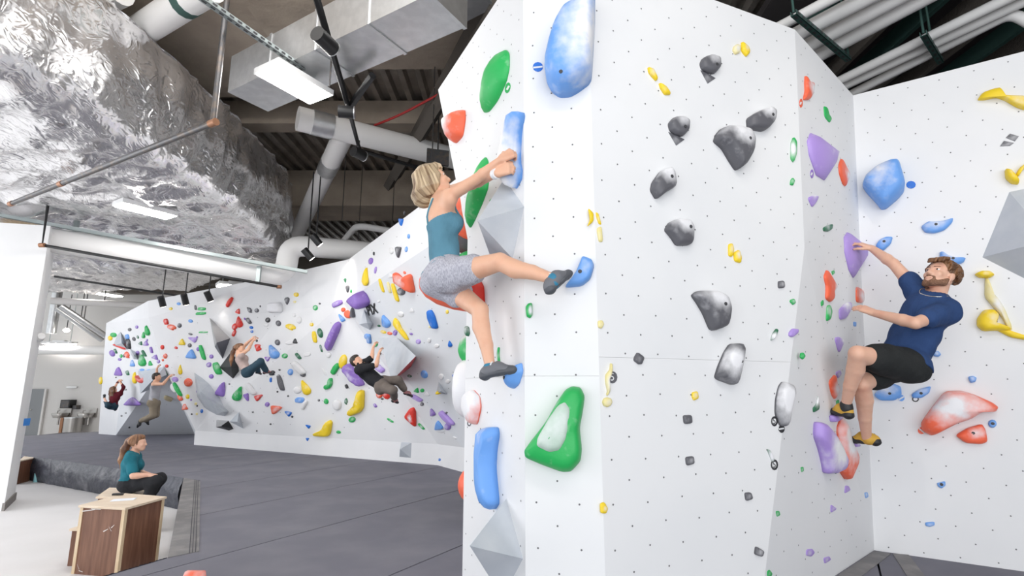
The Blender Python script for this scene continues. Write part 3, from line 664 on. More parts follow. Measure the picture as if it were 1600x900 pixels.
# ---- corner wall
multi('cc', [
    ('e', 'o', [(890, 250), (905, 280), (935, 290), (930, 340), (910, 375), (880, 375), (890, 330), (888, 290)], dict(label='orange and white twisted hold near the top of the corner wall', chalk=(.5, .3, .5, .9))),
    ('e', 'g', [(985, 405), (1000, 410), (1010, 450), (1025, 470), (1015, 490), (990, 460)], dict(label='green hold with white chip near the top of the corner wall', chalk=(.7, .5, .3, .9))),
    ('i', 'P', [(145, 670), (180, 685), (283, 765), (270, 820), (215, 905), (175, 880), (140, 780), (130, 710)], dict(prof='wedge', prot=.07, label='large lilac shield-shaped hold on the corner wall', chalk=(.6, .5, .3, .3), it=0)),
    ('j', 'P', [(155, 260), (185, 245), (220, 250), (205, 285), (180, 317)], dict(label='small lilac triangular hold with white top under the large shield hold', chalk=(0, .9, .4, .9))),
    ('j', 'o', [(350, 25), (375, 80), (398, 125), (375, 195), (360, 180), (340, 120), (335, 70)], dict(label='slim orange hold with white chalk patch beside the large lilac shield hold', chalk=(.5, -.1, .4, .9))),
    ('j', 'G', [(245, 435), (270, 420), (303, 412), (300, 440), (275, 458), (247, 455)], dict(label='green wedge hold above the purple shield the man holds')),
    ('j', 'P', [(385, 462), (410, 480), (460, 520), (505, 560), (490, 610), (420, 727), (395, 680), (372, 580), (368, 490)], dict(prof='wedge', prot=.07, it=0, label='purple shield-shaped hold gripped by the man in the navy T-shirt', chalk=(.5, .8, .3, .5))),
    ('j', 'o', [(265, 678), (290, 720), (325, 780), (300, 810), (305, 850), (285, 872), (258, 850), (262, 780), (248, 720)], dict(label='orange hourglass-shaped hold with white flank on the corner wall', chalk=(.8, -.1, .35, 1.0))),
    ('j', 'g', [(295, 690), (312, 683), (315, 700), (302, 714)], dict(label='tiny green chip beside the orange hourglass hold')),
    ('k', 'g', [(55, 280), (65, 270), (67, 290), (57, 298)], dict(label='tiny green chip under the orange hourglass hold')),
    ('k', 'g', [(78, 295), (90, 290), (97, 315), (90, 350), (75, 355)], dict(label='green pod-shaped hold below the orange hourglass hold')),
    ('k', 'o', [(192, 218), (215, 230), (240, 258), (215, 285), (192, 280)], dict(label='faded pink triangular hold just above the lower hand of the man', chalk=(.5, 0, .8, .9))),
    ('k', 'P', [(125, 310), (150, 285), (172, 280), (175, 300), (150, 345), (128, 350)], dict(label='purple and white hold at the fingertips of the man', chalk=(.1, .8, .5, .9))),
    ('k', 'b', [(183, 356), (195, 358), (194, 376), (183, 374)], dict(label='tiny blue chip below the fingertips of the man')),
    ('k', 'P', [(108, 420), (125, 415), (148, 430), (125, 483)], dict(label='purple triangular hold with chalky corner beside the knee of the man', chalk=(.6, .7, .4, .9))),
    ('k', 'o', [(85, 590), (110, 560), (115, 600), (130, 620), (108, 662), (95, 640)], dict(label='orange and white jagged hold above the higher shoe of the man', chalk=(.3, -.2, .5, .9))),
    ('k', 'P', [(112, 555), (130, 545), (137, 560), (122, 580)], dict(label='small purple hold on top of the jagged orange hold')),
    ('k', 'g', [(115, 665), (127, 660), (128, 680), (117, 687)], dict(label='tiny green chip touching the higher shoe of the man')),
    ('k', 'P', [(88, 722), (118, 712), (124, 730), (92, 750)], dict(label='purple foothold under the higher shoe of the man', prot=.05)),
    ('l', 'P', [(278, 342), (305, 350), (308, 362), (285, 366)], dict(label='purple foothold under the lower shoe of the man', prot=.05)),
    ('h', 'G', [(1000, 150), (1005, 210), (980, 225), (978, 205), (992, 190)], dict(label='white and green curled hold low on the corner wall', chalk=(.3, .5, .5, .95))),
    ('l', 'P', [(135, 262), (155, 262), (185, 300), (215, 350), (245, 415), (240, 455), (205, 470), (172, 475), (165, 430), (150, 370), (132, 320)], dict(prof='slab', prot=.08, label='large purple and white curved hold beside the orange spearhead', chalk=(.15, -.1, .45, 1.1))),
    ('l', 'o', [(228, 290), (245, 240), (265, 330), (300, 400), (295, 440), (265, 505), (235, 460), (245, 440), (238, 380)], dict(prof='slab', prot=.06, it=1, label='large orange and white spearhead hold under the shoes of the man', chalk=(-.1, .5, .6, 1.1))),
    ('l', 'P', [(265, 525), (280, 527), (288, 545), (262, 560)], dict(label='small purple hold just below the orange spearhead')),
    ('l', 'P', [(205, 602), (232, 622), (205, 640)], dict(label='small purple triangular chip low on the corner wall')),
    ('l', 'P', [(105, 790), (130, 787), (140, 803), (125, 820), (103, 815)], dict(label='rounded purple foothold, larger of the two above the mat')),
    ('l', 'P', [(175, 825), (200, 818), (208, 832), (180, 850)], dict(label='rounded purple foothold, smaller of the two above the mat')),
    ('l', 'b', [(345, 555), (358, 553), (362, 572), (350, 580)], dict(label='small blue chip in the corner below the spearhead')),
    ('h', 'g', [(928, 450), (940, 448), (942, 465), (932, 472)], dict(label='small green chip beside the large purple and white curved hold')),
    ('h', 'g', [(825, 632), (840, 630), (845, 648), (830, 656)], dict(label='green chip at the fold of the corner wall')),
    ('h', 'g', [(790, 880), (800, 873), (812, 890), (805, 905), (790, 900)], dict(label='green chip lowest at the fold of the corner wall')),
    ('l', 'G', [(222, 468), (230, 466), (231, 477), (224, 478)], dict(label='tiny green dot between the curved purple hold and the spearhead')),
])
sticker('cc', 'o', *cv('e', [(872, 390)])[0], 5, 14, 0, 'small orange striped tag under the twisted orange hold', stripe=-70)
sticker('cc', 'p', *cv('e', [(927, 745)])[0], 5, 14, 0, 'small purple striped tag under the large lilac shield', stripe=-70)
# ---- right wall
BL = lambda a=.4, **k: dict(chalk=(-.2, .5, .5, a), prof='slab', **k)
multi('rw', [
    ('i', 'y', [(985, 505), (1010, 470), (1060, 452), (1097, 445), (1093, 480), (1130, 488), (1221, 492), (1290, 500), (1290, 560), (1221, 555), (1180, 540), (1120, 505), (1080, 492), (1020, 505)], dict(label='yellow bone-shaped hold high on the right wall', prot=.06, it=1, chalk=(.6, 0, .4, .5))),
    ('j', 'y', [(1310, 95), (1340, 100), (1370, 135), (1395, 165), (1390, 183), (1350, 180), (1315, 150)], dict(label='yellow club-shaped hold above the grey volume on the right wall', prot=.08)),
    ('j', 'y', [(1370, 130), (1395, 88), (1425, 66), (1450, 60), (1450, 85), (1420, 92), (1390, 140)], dict(label='curved yellow stem hold rising from the yellow club hold', prot=.05)),
    ('j', 'b', [(640, 58), (680, 55), (695, 70), (710, 120), (727, 180), (722, 225), (690, 265), (620, 325), (590, 332), (560, 295), (500, 230), (478, 195), (495, 150), (560, 95)], BL(.55, prot=.2, label='big blue chalky block hold beside a blue striped tag on the right wall', bolts=[cv('j', [(587, 173)])[0]])),
    ('j', 'b', [(820, 430), (860, 400), (900, 402), (960, 395), (1010, 378), (1005, 405), (960, 450), (900, 470), (845, 465)], BL(.55, label='blue crescent hold below the blue striped tag', bolts=[cv('j', [(907, 420)])[0]])),
    ('j', 'b', [(555, 540), (580, 505), (620, 488), (657, 490), (645, 530), (600, 572), (570, 565)], BL(.35, label='blue half-moon hold beside the upper wrist of the man', bolts=[cv('j', [(605, 520)])[0]])),
    ('j', 'b', [(930, 580), (945, 575), (965, 590), (1020, 615), (1085, 612), (1070, 640), (1020, 657), (960, 645), (932, 610)], BL(.6, label='blue smile-shaped hold just above the head of the man', bolts=[cv('j', [(1006, 619)])[0]])),
    ('k', 'y', [(655, 172), (680, 160), (715, 160), (735, 175), (715, 187), (675, 187)], dict(label='yellow mushroom-cap hold at the top of the twisted yellow hold', prot=.07)),
    ('k', 'l', [(697, 186), (709, 186), (715, 230), (750, 270), (775, 310), (805, 385), (790, 395), (765, 345), (720, 290), (695, 260)], dict(label='twisted chalky yellow stem hold between the yellow cap and the yellow foot', prot=.05, it=1, chalk=(.1, -.1, .45, .7))),
    ('k', 'y', [(665, 345), (690, 312), (730, 308), (752, 330), (738, 368), (770, 372), (800, 385), (785, 395), (740, 392), (690, 395), (665, 375)], dict(label='round yellow foot hold at the base of the twisted yellow hold', prot=.08)),
    ('k', 'y', [(735, 386), (770, 383), (850, 410), (930, 425), (930, 440), (850, 428), (795, 418)], dict(label='yellow tail hold sweeping away from the round yellow foot hold', prot=.04, it=1)),
    ('k', 'b', [(495, 475), (515, 470), (527, 485), (515, 495), (495, 490)], dict(label='small blue foothold just below the shirt hem of the man', prot=.03)),
    ('k', 'b', [(630, 572), (650, 568), (665, 575), (660, 592), (640, 597)], dict(label='small blue foothold above the large red arch hold', prot=.03)),
    ('k', 'b', [(265, 640), (290, 612), (340, 598), (370, 610), (372, 645), (345, 665), (290, 665), (268, 650)], BL(.75, label='blue chalky rounded hold below the shorts of the man', bolts=[cv('k', [(325, 637)])[0]])),
    ('k', 'b', [(410, 640), (440, 620), (487, 607), (480, 635), (450, 655), (415, 655)], BL(.5, label='blue and pale leaf hold above a black ring tag', bolts=[cv('k', [(447, 636)])[0]])),
    ('k', 'o', [(540, 628), (600, 625), (650, 640), (720, 670), (747, 690), (735, 708), (690, 705), (640, 735), (580, 755), (490, 803), (450, 780), (447, 750), (490, 690)], dict(prof='slab', prot=.14, label='very large red arch hold with a chalky dish on the right wall', chalk=(-.1, .25, .5, .9))),
    ('k', 'o', [(580, 800), (630, 770), (685, 755), (700, 780), (707, 825), (680, 835), (620, 830)], dict(prof='slab', label='red triangular hold below the very large red arch hold', chalk=(.3, .2, .4, .6), bolts=[cv('k', [(648, 790)])[0]])),
    ('l', 'b', [(645, 515), (680, 507), (682, 525), (665, 538), (650, 530)], dict(label='small blue foothold below the red holds on the right wall', bolts=[cv('l', [(664, 520)])[0]])),
    ('l', 'b', [(597, 678), (635, 675), (637, 690), (615, 697), (598, 692)], dict(label='flat blue foothold lowest on the right wall')),
    ('l', 'b', ell(875, 270, 36, 34), dict(label='round blue foothold beside the red triangular hold', bolts=[cv('l', [(875, 269)])[0]])),
])
for pts, lb in (([(1150, 672), (1195, 685), (1175, 710), (1130, 692)], 'upper of two grey slanted tags below the yellow bone hold'), ([(1120, 708), (1170, 718), (1150, 733), (1100, 735)], 'lower of two grey slanted tags below the yellow bone hold')):
    hold('rw', 'k', cv('i', pts), 'flat', .006, (0, 0, 1, .25), lb, 'route_tag', it=0, cat='route tag')
sticker('rw', 'B', *cv('j', [(763, 183)])[0], 15, 12, 0, 'round blue tag with white stripe beside the big blue block', stripe=0)
sticker('rw', 'b', *cv('k', [(371, 655)])[0], 10, 10, 0, 'blue striped tag beside the chalky rounded blue hold', stripe=-30)
sticker('rw', 'D', *cv('k', [(426, 659)])[0], 11, 9, 0, 'black ring tag under the blue and pale leaf hold', ring=1)
sticker('rw', 'o', *cv('k', [(450, 782)])[0], 12, 11, 0, 'orange striped tag under the very large red arch hold', stripe=40)
vol('climbing_volume', 'rw', [(1577, 300), (1665, 282), (1700, 410), (1640, 455), (1535, 402)], [(1640, 375, .28)], [(0, 1, 5), (1, 2, 5), (2, 3, 5), (3, 4, 5), (4, 0, 5), (4, 3, 2, 1, 0)], M['vol'], 'large grey faceted volume on the right wall beside the yellow holds')
# ---- holds on the rear face of the column, poking past its edge
def rear(col, Y, py, hY, hz, prot, label, chalk=(0, 0, .6, .3), mt=None, prof='wedge'):
    f = FH; X = P0[0]+(PH[0]-P0[0])*(Y-P0[1])/(PH[1]-P0[1]); d = ray(724, py); z = H+d[2]*(Y/d[1])
    q = f.ab(np.array([X, Y, z])); px = []
    HO = [(math.cos(t)*hY/2, math.sin(t)*hz/2) for t in (2*math.pi*i/12 for i in range(12))]
    n = len(HO); V, ch = [], []; P = PROF[prof]
    for s, h in P:
        for a, b in HO: V.append(f.at(q[0]+a*s, q[1]+b*s, h*prot)); ch.append(chalk[3]*math.exp(-((a*s/hY*2-chalk[0])**2+(b*s/hz*2-chalk[1])**2)/2/chalk[2]**2))
    Fc = [tuple(range(n))[::-1]]+[(k*n+i, k*n+(i+1) % n, (k+1)*n+(i+1) % n, (k+1)*n+i) for k in range(len(P)-1) for i in range(n)]+[tuple((len(P)-1)*n+i for i in range(n))]
    o = mk('climbing_hold', V, Fc, mt or HM[col], None, True, f.at(*q), attr=ch); tag(o, label, 'climbing hold'); return o
rear('o', 4.0, 335, .4, .42, .20, 'red and white hold poking past the column edge behind the torso of the woman', (-.6, .2, .5, 1.0))
rear('k', 4.2, 365, .42, .36, .30, 'round grey chalky hold behind the waist of the woman climber', (0, .7, .4, .9))
rear('g', 4.15, 407, .35, .16, .16, 'green hold poking past the column edge at the shorts waistband of the woman')
rear('o', 4.25, 440, .5, .5, .47, 'big orange-red hold sticking out behind the grey shorts of the woman', (0, 0, .5, 0))
rear('g', 4.3, 545, .45, .32, .15, 'green and white jug hold poking past the column edge above the white teardrop', (0, .9, .5, 1.1))
rear('w', 4.2, 606, .4, .46, .17, 'white teardrop hold poking past the column edge below the woman', (0, 0, 2, 1.2), prof='dome')
rear('o', 4.1, 757, .3, .26, .10, 'orange hold low at the rear edge of the column', (0, 0, .5, 0))
# ------------------------------------------------------------------ far wall holds:  crop colour shape cx cy w h rot
FARH = '''A g o 208 325 75 55 10;A y o 170 362 50 60 0;A r w 285 450 75 170 -80;A D s 390 430 42 125 -10;A b s 372 345 42 60 -20;A g t 608 270 50 125 -12;A g t 562 325 38 80 0;A k o 397 262 42 40 0;A p o 480 232 35 40 0;A k o 448 372 35 50 -20;A G o 492 350 22 40 -20
A G w 528 418 48 45 20;A p w 590 420 60 60 0;A p o 600 385 22 30 0;A p o 195 540 55 80 -25;A G s 235 515 22 65 -25;A g o 298 572 30 45 0;A k o 330 570 22 40 0;A p o 280 612 42 35 0;A o h 370 560 50 85 -20;A p o 490 535 40 50 0;A G s 570 540 24 90 -30;A g t 550 620 85 145 -5;A b w 432 655 50 80 -5
A p s 655 500 24 80 -15;A p w 700 580 75 55 20;A p o 735 635 35 45 0;A g w 640 655 45 60 -10;A r o 780 468 42 55 0;A o o 815 572 45 60 0;A o o 785 620 25 30 0;A r o 830 690 40 40 0;A p w 270 750 85 105 0;A y o 60 860 36 90 0;A D d 235 823 18 18 0;A y t 462 825 45 140 0;A G s 375 770 30 60 -20
A b o 620 745 70 36 -10;A b o 540 735 60 30 0;A g w 810 755 85 50 20;A P o 930 845 75 60 20;A r s 825 170 50 75 -20;A o h 890 235 110 62 15;A k o 978 215 45 55 -20;A y w 1012 405 75 75 0;A r o 940 475 42 30 20;A y t 990 730 52 120 0;A y o 878 18 42 35 0
B p w 432 352 200 100 0;B D d 350 490 22 20 0;B D d 300 523 22 20 0;B D d 390 658 22 20 0;B t s 850 315 45 110 -70;B w o 925 195 75 125 -30;B g s 962 210 34 190 -30;B o s 990 310 45 80 -30;B o w 1045 415 65 70 0;B o o 1085 130 90 100 -20;B y o 1075 300 40 50 0;B p d 1115 335 20 22 0;B D d 1185 405 20 20 0;B D d 1122 503 22 20 0;B k d 345 215 35 22 0
C b o 70 185 45 35 0;C k s 268 230 26 60 -10;C g s 340 245 40 100 88;C g s 330 298 35 128 86;C b o 210 387 55 38 15;C k o 80 440 50 52 -20;C g s 358 518 22 112 88;C P w 232 597 62 105 -70;C k o 208 540 52 24 15;C p o 285 575 22 24 0;C b w 220 770 120 110 5;C k o 200 672 45 48 0;C g s 350 755 45 190 -18;C p o 300 715 40 50 0;C p o 455 803 45 45 0;C p o 430 890 48 40 0
C r s 672 165 42 130 28;C r w 770 270 55 62 20;C r t 782 395 82 138 -8;C r h 730 455 58 85 10;C r s 722 532 35 75 22;C k h 905 262 45 72 -30;C k o 985 265 50 50 0;C D d 878 235 18 22 0;C D d 1025 215 16 26 0;C k s 895 385 38 85 -38;C B o 922 463 46 36 20;C B o 928 510 34 34 0;C r w 1000 700 62 78 -30;C D d 985 618 24 30 0;C p o 845 362 20 30 -30
D g s 390 165 58 138 -25;D p o 325 45 40 42 0;D p o 300 128 50 48 -20;D p o 325 245 46 46 0;D o o 95 305 80 85 -20;D p o 195 395 42 40 0;D p o 265 450 52 38 20;D p o 375 580 58 32 30;D p w 435 368 92 145 15;D g t 600 415 92 155 20;D w s 725 370 52 150 -38;D r w 805 450 62 85 60;D p w 685 455 50 82 160;D p o 885 530 45 40 20;D o w 985 570 92 110 75;D p w 890 72 58 48 180
D D h 935 212 65 50 -25;D D d 1010 180 20 20 0;D k o 1000 245 40 40 0;D B s 922 280 22 48 0;D D d 505 322 16 18 0;D D d 740 603 18 18 0;D D d 920 727 18 16 0;D D d 780 793 16 16 0;D D d 988 400 18 18 0;D p d 120 483 18 16 0;D D d 180 543 18 16 0;D D d 127 625 18 16 0;D y o 85 445 38 40 0;D l o 168 520 28 28 0;D B o 228 593 26 40 0;D o w 58 550 58 62 -10;D p o 700 232 48 36 0;D l o 178 622 22 26 0
E y o 470 260 50 45 0;E k t 380 325 50 78 180;E l d 455 332 28 26 0;E g o 663 392 48 55 0;E D d 705 350 20 20 0;E p s 885 350 55 115 62;E b w 925 490 42 92 -35;E o o 945 410 40 42 0;E r o 1000 462 70 66 20;E p s 850 675 72 310 22;E y o 625 560 38 38 0;E y s 655 685 44 122 -10;E G o 712 645 50 102 -15;E G s 720 800 20 80 -15;E y h 415 585 105 62 15;E D o 185 515 50 52 0
E w o 168 565 46 34 0;E k o 292 548 50 60 -20;E k o 283 740 50 60 -20;E w o 420 740 120 44 -10;E D w 460 725 46 52 0;E b t 245 830 95 155 -25;E g o 355 875 60 50 0;E w o 450 465 36 40 0;E w o 500 515 50 70 0;E r w 85 795 55 72 180;E w o 795 865 50 60 0;E G t 965 120 35 50 180;E k t 990 205 34 76 180;E w s 580 860 40 70 80;E g o 1022 225 16 40 0
F G s 318 92 26 70 -40;F y o 712 140 66 128 10;F w o 712 145 34 70 10;F g s 645 203 50 108 28;F b o 248 232 46 56 0;F w s 325 195 55 150 -45;F k o 358 255 52 40 10;F y t 380 365 75 145 -25;F w o 310 390 70 62 0;F b s 330 478 85 50 0;F w s 372 520 36 90 25;F k s 165 330 42 142 -18;F D d 150 213 16 16 0;F D d 133 405 16 16 0;F D d 227 443 16 18 0;F p o 45 515 40 38 20
F B w 225 592 45 62 -60;F D d 263 625 18 20 0;F D d 72 690 16 16 0;F B w 400 707 30 46 -60;F B w 397 825 30 28 180;F g o 790 650 62 50 -15;F g o 670 760 42 28 10;F D d 497 480 20 22 0;F g o 562 490 40 50 -20;F w o 660 520 76 98 0;F G h 737 490 28 58 0;F D s 742 358 26 40 -30;F w s 545 230 14 70 -30
G p o 385 180 42 70 15;G y t 338 335 52 192 6;G P o 432 270 20 72 8;G D d 415 105 14 40 0;G G w 222 593 44 40 180;G o o 105 668 40 45 0;G o o 160 712 90 85 20;G k w 205 690 46 112 0;G b t 535 780 82 140 -22;G k w 665 92 55 115 180;G b o 740 62 24 56 5;G w o 590 75 44 70 0;G w w 590 330 45 52 100;G y s 492 425 28 150 -18;G l s 568 445 26 120 -15;G y s 630 495 38 200 -18
G k o 690 485 82 76 40;G o o 722 295 34 24 50;G w o 462 583 30 30 0;G w o 685 712 62 52 30;G w w 795 670 46 46 0;G B s 1005 765 72 205 -20;G l o 975 840 26 26 0;G y o 1150 690 30 40 0;G p o 630 890 40 40 0;G G o 465 830 34 22 20
H y o 175 172 58 28 15;H o o 235 185 50 30 15;H p o 285 180 38 52 0;H p o 435 190 34 22 20;H P o 503 262 46 44 30;H w o 605 250 34 46 0;H w o 675 303 52 40 0;H r o 205 750 72 108 -15;H o o 140 755 60 78 0;H D d 165 800 24 20 0;H P s 140 512 56 110 -55;H g o 103 290 38 42 0;H D d 145 375 22 22 0;H G o 420 585 44 26 10;H b o 560 568 58 80 -30;H w o 720 590 46 56 -20;H w o 780 635 42 44 0;H B s 840 585 24 40 -60
H B t 800 282 42 62 -10;H g w 490 715 48 46 20;H g o 540 720 38 36 0;H w w 585 750 50 40 0;H P s 490 790 36 120 -62;H k o 538 848 34 36 0;H w o 340 12 54 42 0;H b s 45 235 34 90 -10;H b o 18 212 44 50 0
I g s 258 365 18 78 -58;I g s 570 425 22 88 -45;I p w 680 280 46 76 -20;I P s 830 340 48 200 -45;I p o 835 425 66 72 -10;I b w 745 410 82 92 -10;I w o 760 468 92 34 10;I B d 752 760 22 32 0;I w s 905 540 18 42 -60;I p s 105 215 28 46 -40;I D d 822 288 22 20 0
J B w 178 370 42 76 180;J D d 207 275 16 44 0;J b o 250 510 26 48 0;J b o 228 640 22 56 5'''
for ln in FARH.replace('\n', ';').split(';'):
    c, col, k, cx, cy, w, h, rot = ln.split(); cx, cy, w, h, rot = map(float, (cx, cy, w, h, rot)); ox, oy, s = CR[c]
    hold('fw', col, shp(k, ox+cx*s, oy+cy*s, w*s, h*s, rot), 'slab' if k in 'sw' else 'dome', it=1 if k != 'o' else 0,
         shape=dict(o='oval', t='teardrop', w='wedge', s='bar', h='curved', d='dot')[k], lump=.15, name='climbing_hold')
hold('fw', 'y', cv('F', [(600, 650), (620, 672), (604, 770), (582, 797), (462, 792), (453, 770), (532, 738), (568, 668)]), label='yellow boot-shaped hold low on the far wall above the kick board', prof='slab')
hold('fw', 'y', cv('F', [(862, 385), (902, 395), (897, 540), (870, 582), (785, 617), (763, 600), (768, 575), (832, 520), (848, 440)]), label='large yellow boot-shaped hold under the climber in the black T-shirt', prof='slab')
hold('fw', 'g', cv('F', [(590, 285), (618, 285), (620, 335), (602, 370), (565, 388), (545, 372), (550, 350), (582, 335)]), label='green bent elbow hold above the yellow boot holds', prof='slab')
hold('fw', 'p', cv('G', [(208, 540), (300, 470), (345, 510), (375, 580), (370, 622), (335, 645), (280, 612)]), 'slab', .22, label='big purple bucket-shaped hold above the black tape lettering')
hold('fw', 'o', cv('G', [(625, 290), (660, 300), (715, 352), (770, 305), (800, 320), (835, 500), (760, 470), (690, 420), (640, 390)]), 'slab', label='large orange-red saddle-shaped hold high on the overhang', chalk=(-.2, .2, .35, .6))
hold('fw', 'r', cv('I', [(500, 228), (515, 250), (521, 430), (480, 405), (400, 330), (455, 245)]), 'slab', chalk=(.1, -.1, .25, .9), label='red triangular hold with two white spots low on the overhang')
hold('fw', 'r', cv('A', [(485, 795), (520, 810), (560, 845), (620, 840), (650, 780), (655, 820), (620, 880), (560, 890), (510, 860)]), label='red smile-shaped hold beside the climber in the grey tank top', it=1, prot=.12)
hold('fw', 'y', cv('H', [(285, 33), (322, 70), (352, 140), (390, 190), (418, 245), (402, 242), (345, 165), (298, 125), (273, 85)]), label='yellow spoon-shaped hold above the big pyramid volume', it=1)
hold('fw', 'y', cv('H', [(345, 345), (370, 345), (420, 372), (470, 385), (465, 405), (410, 402), (365, 375)]), prot=.06, label='pale yellow banana hold on the edge of the big pyramid volume', it=1, chalk=(.2, 0, .5, .7))
hold('fw', 'p', cv('F', [(750, 165), (775, 150), (900, 325), (898, 352), (820, 290), (755, 205)]), 'slab', .2, label='long purple rail hold behind the back of the climber in the black T-shirt')
# faceted volumes of the far wall
vol('climbing_volume', 'fw', cv('H', [(140, 222), (300, 228), (480, 404), (432, 500), (262, 634)]), [(*cv('H', [(478, 398)])[0], .38), (*cv('H', [(252, 632)])[0], .5)],
    [(0, 1, 5, 6), (1, 2, 5), (5, 2, 3), (5, 3, 6), (6, 3, 4), (0, 6, 4), (4, 3, 2, 1, 0)], M['vol'], 'big grey faceted pyramid volume with red underside beside the climber in black', mats=[M['vol'], M['volred']], mi=[0, 0, 1, 1, 1, 0, 0])
vol('climbing_volume', 'fw', cv('C', [(430, 345), (672, 590), (585, 830), (492, 690)]), [(*cv('C', [(512, 642)])[0], .4)], [(0, 1, 4), (1, 2, 4), (2, 3, 4), (3, 0, 4), (3, 2, 1, 0)], M['volsilver'], 'silver and dark faceted volume above the black volume', mats=[M['volsilver'], mat('volume_slate', (.12, .125, .15), .6)], mi=[0, 1, 1, 0, 0])
vol('climbing_volume', 'fw', cv('D', [(405, 155), (520, 0), (590, 90), (600, 195), (540, 268)]), [(*cv('D', [(520, 150)])[0], .35)], [(i, (i+1) % 5, 5) for i in range(5)]+[(4, 3, 2, 1, 0)], M['volblack'], 'black faceted volume behind the woman in the pink tank top')
vol('climbing_volume', 'fw', cv('D', [(145, 190), (300, 320), (515, 600), (460, 655), (360, 635), (250, 555), (180, 450)]), [(*cv('D', [(215, 400)])[0], .32), (*cv('D', [(440, 600)])[0], .28)], [(0, 1, 7), (1, 2, 8, 7), (2, 3, 8), (3, 4, 8), (4, 5, 7, 8), (5, 6, 7), (6, 0, 7), (6, 5, 4, 3, 2, 1, 0)], M['vol'], 'long curved grey volume leaning across the far wall')
vol('climbing_volume', 'fw', cv('D', [(375, 680), (495, 690), (545, 772), (500, 790), (370, 755)]), [(*cv('D', [(420, 745)])[0], .22)], [(i, (i+1) % 5, 5) for i in range(5)]+[(4, 3, 2, 1, 0)], M['volblack'], 'small grey and black volume at the foot of the far wall', mats=[M['volsilver'], M['volblack']], mi=[0, 1, 1, 1, 0, 0])
vol('climbing_volume', 'fw', cv('D', [(600, 600), (645, 770), (508, 700)]), [(*cv('D', [(585, 700)])[0], .2)], [(0, 1, 3), (1, 2, 3), (2, 0, 3), (2, 1, 0)], M['vol'], 'pale blue-grey triangular volume beside the small black volume')
vol('climbing_volume', 'fw', cv('G', [(262, 815), (315, 670), (405, 808), (372, 872)]), [(*cv('G', [(345, 800)])[0], .3)], [(0, 1, 4), (1, 2, 4), (2, 3, 4), (3, 0, 4), (3, 2, 1, 0)], M['vol'], 'grey diamond volume under the black tape lettering')
vol('climbing_volume', 'fw', cv('I', [(365, 585), (470, 590), (462, 742), (348, 732)]), [(*cv('I', [(352, 655)])[0], .12)], [(0, 1, 4), (1, 2, 4), (2, 3, 4), (3, 0, 4), (3, 2, 1, 0)], M['vol'], 'square grey volume on the white kick board')
vol('climbing_volume', 'fw', cv('H', [(692, 640), (776, 757), (668, 750)]), [(*cv('H', [(712, 725)])[0], .2)], [(0, 1, 3), (1, 2, 3), (2, 0, 3), (2, 1, 0)], M['vol'], 'small pale triangular volume with a yellow chip on the overhang')
hold('fw', 'y', cv('H', [(708, 705), (745, 715), (740, 738), (712, 735)]), prot=.12, label='yellow chip on the small pale triangular volume')
vol('climbing_volume', 'fw', cv('A', [(288, 282), (370, 500), (195, 455), (250, 330)]), [(*cv('A', [(300, 420)])[0], .15)], [(0, 1, 4), (1, 2, 4), (2, 3, 4), (3, 0, 4), (3, 2, 1, 0)], M['vol'], 'pale grey pointed volume around the red wedge hold')
vol('climbing_volume', 'fw', cv('A', [(400, 490), (475, 530), (490, 615), (440, 610), (405, 540)]), [(*cv('A', [(440, 560)])[0], .2)], [(i, (i+1) % 5, 5) for i in range(5)]+[(4, 3, 2, 1, 0)], M['vol'], 'blue-grey slanted volume above the blue wedge hold')
vol('climbing_volume', 'fw', cv('A', [(490, 750), (800, 700), (830, 790), (640, 960), (520, 1010)]), [(*cv('A', [(650, 870)])[0], .3)], [(i, (i+1) % 5, 5) for i in range(5)]+[(4, 3, 2, 1, 0)], M['vol'], 'blue-grey box volume behind the climber in the grey tank top')
hold('fw', 'w', cv('E', [(210, 345), (330, 340), (340, 440), (205, 445)]), 'slab', .12, (0, 0, 2, .8), 'pale cream box volume high on the far wall', it=1)
f_ = pick('fw', 577, 487); tape = text('PIX', f_, *cv('G', [(390, 672)])[0], 13, M['dark_text'], None, .012, 2, 'tape_lettering', .03)
tag(tape, 'black tape lettering reading PIX under the big purple bucket hold', 'lettering')
LM = [((590, 580), 'the climber in the black T-shirt'), ((395, 555), 'the woman in the pink tank top'), ((240, 620), 'the climber in the grey tank top'), ((181, 615), 'the climber in the maroon shirt'),
      ((505, 670), 'the lower yellow boot hold'), ((562, 632), 'the large yellow boot hold'), ((567, 467), 'the big purple bucket hold'), ((637, 440), 'the orange saddle hold'), ((522, 525), 'the long purple bar'),
      ((641, 651), 'the red triangle with white spots'), ((430, 549), 'the bright blue fin'), ((341, 528), 'the silver faceted volume'), ((320, 620), 'the long curved grey volume'), ((632, 690), 'the square kick board volume'),
      ((223, 563), 'the large green teardrop'), ((188, 540), 'the red wedge on the pale volume'), ((300, 553), 'the blue fin beside a green bar'), ((373, 615), 'the green pod'), ((676, 498), 'the royal blue bar'), ((432, 480), 'the cream box volume'),
      ((583, 576), 'the big pyramid volume'), ((207, 635), 'the purple slab hold'), ((374, 503), 'the tall red teardrop'), ((470, 605), 'the yellow teardrop'), ((573, 432), 'the tall yellow leaf'), ((695, 660), 'the lilac crescent'), ((627, 350), 'the teal tank top')]
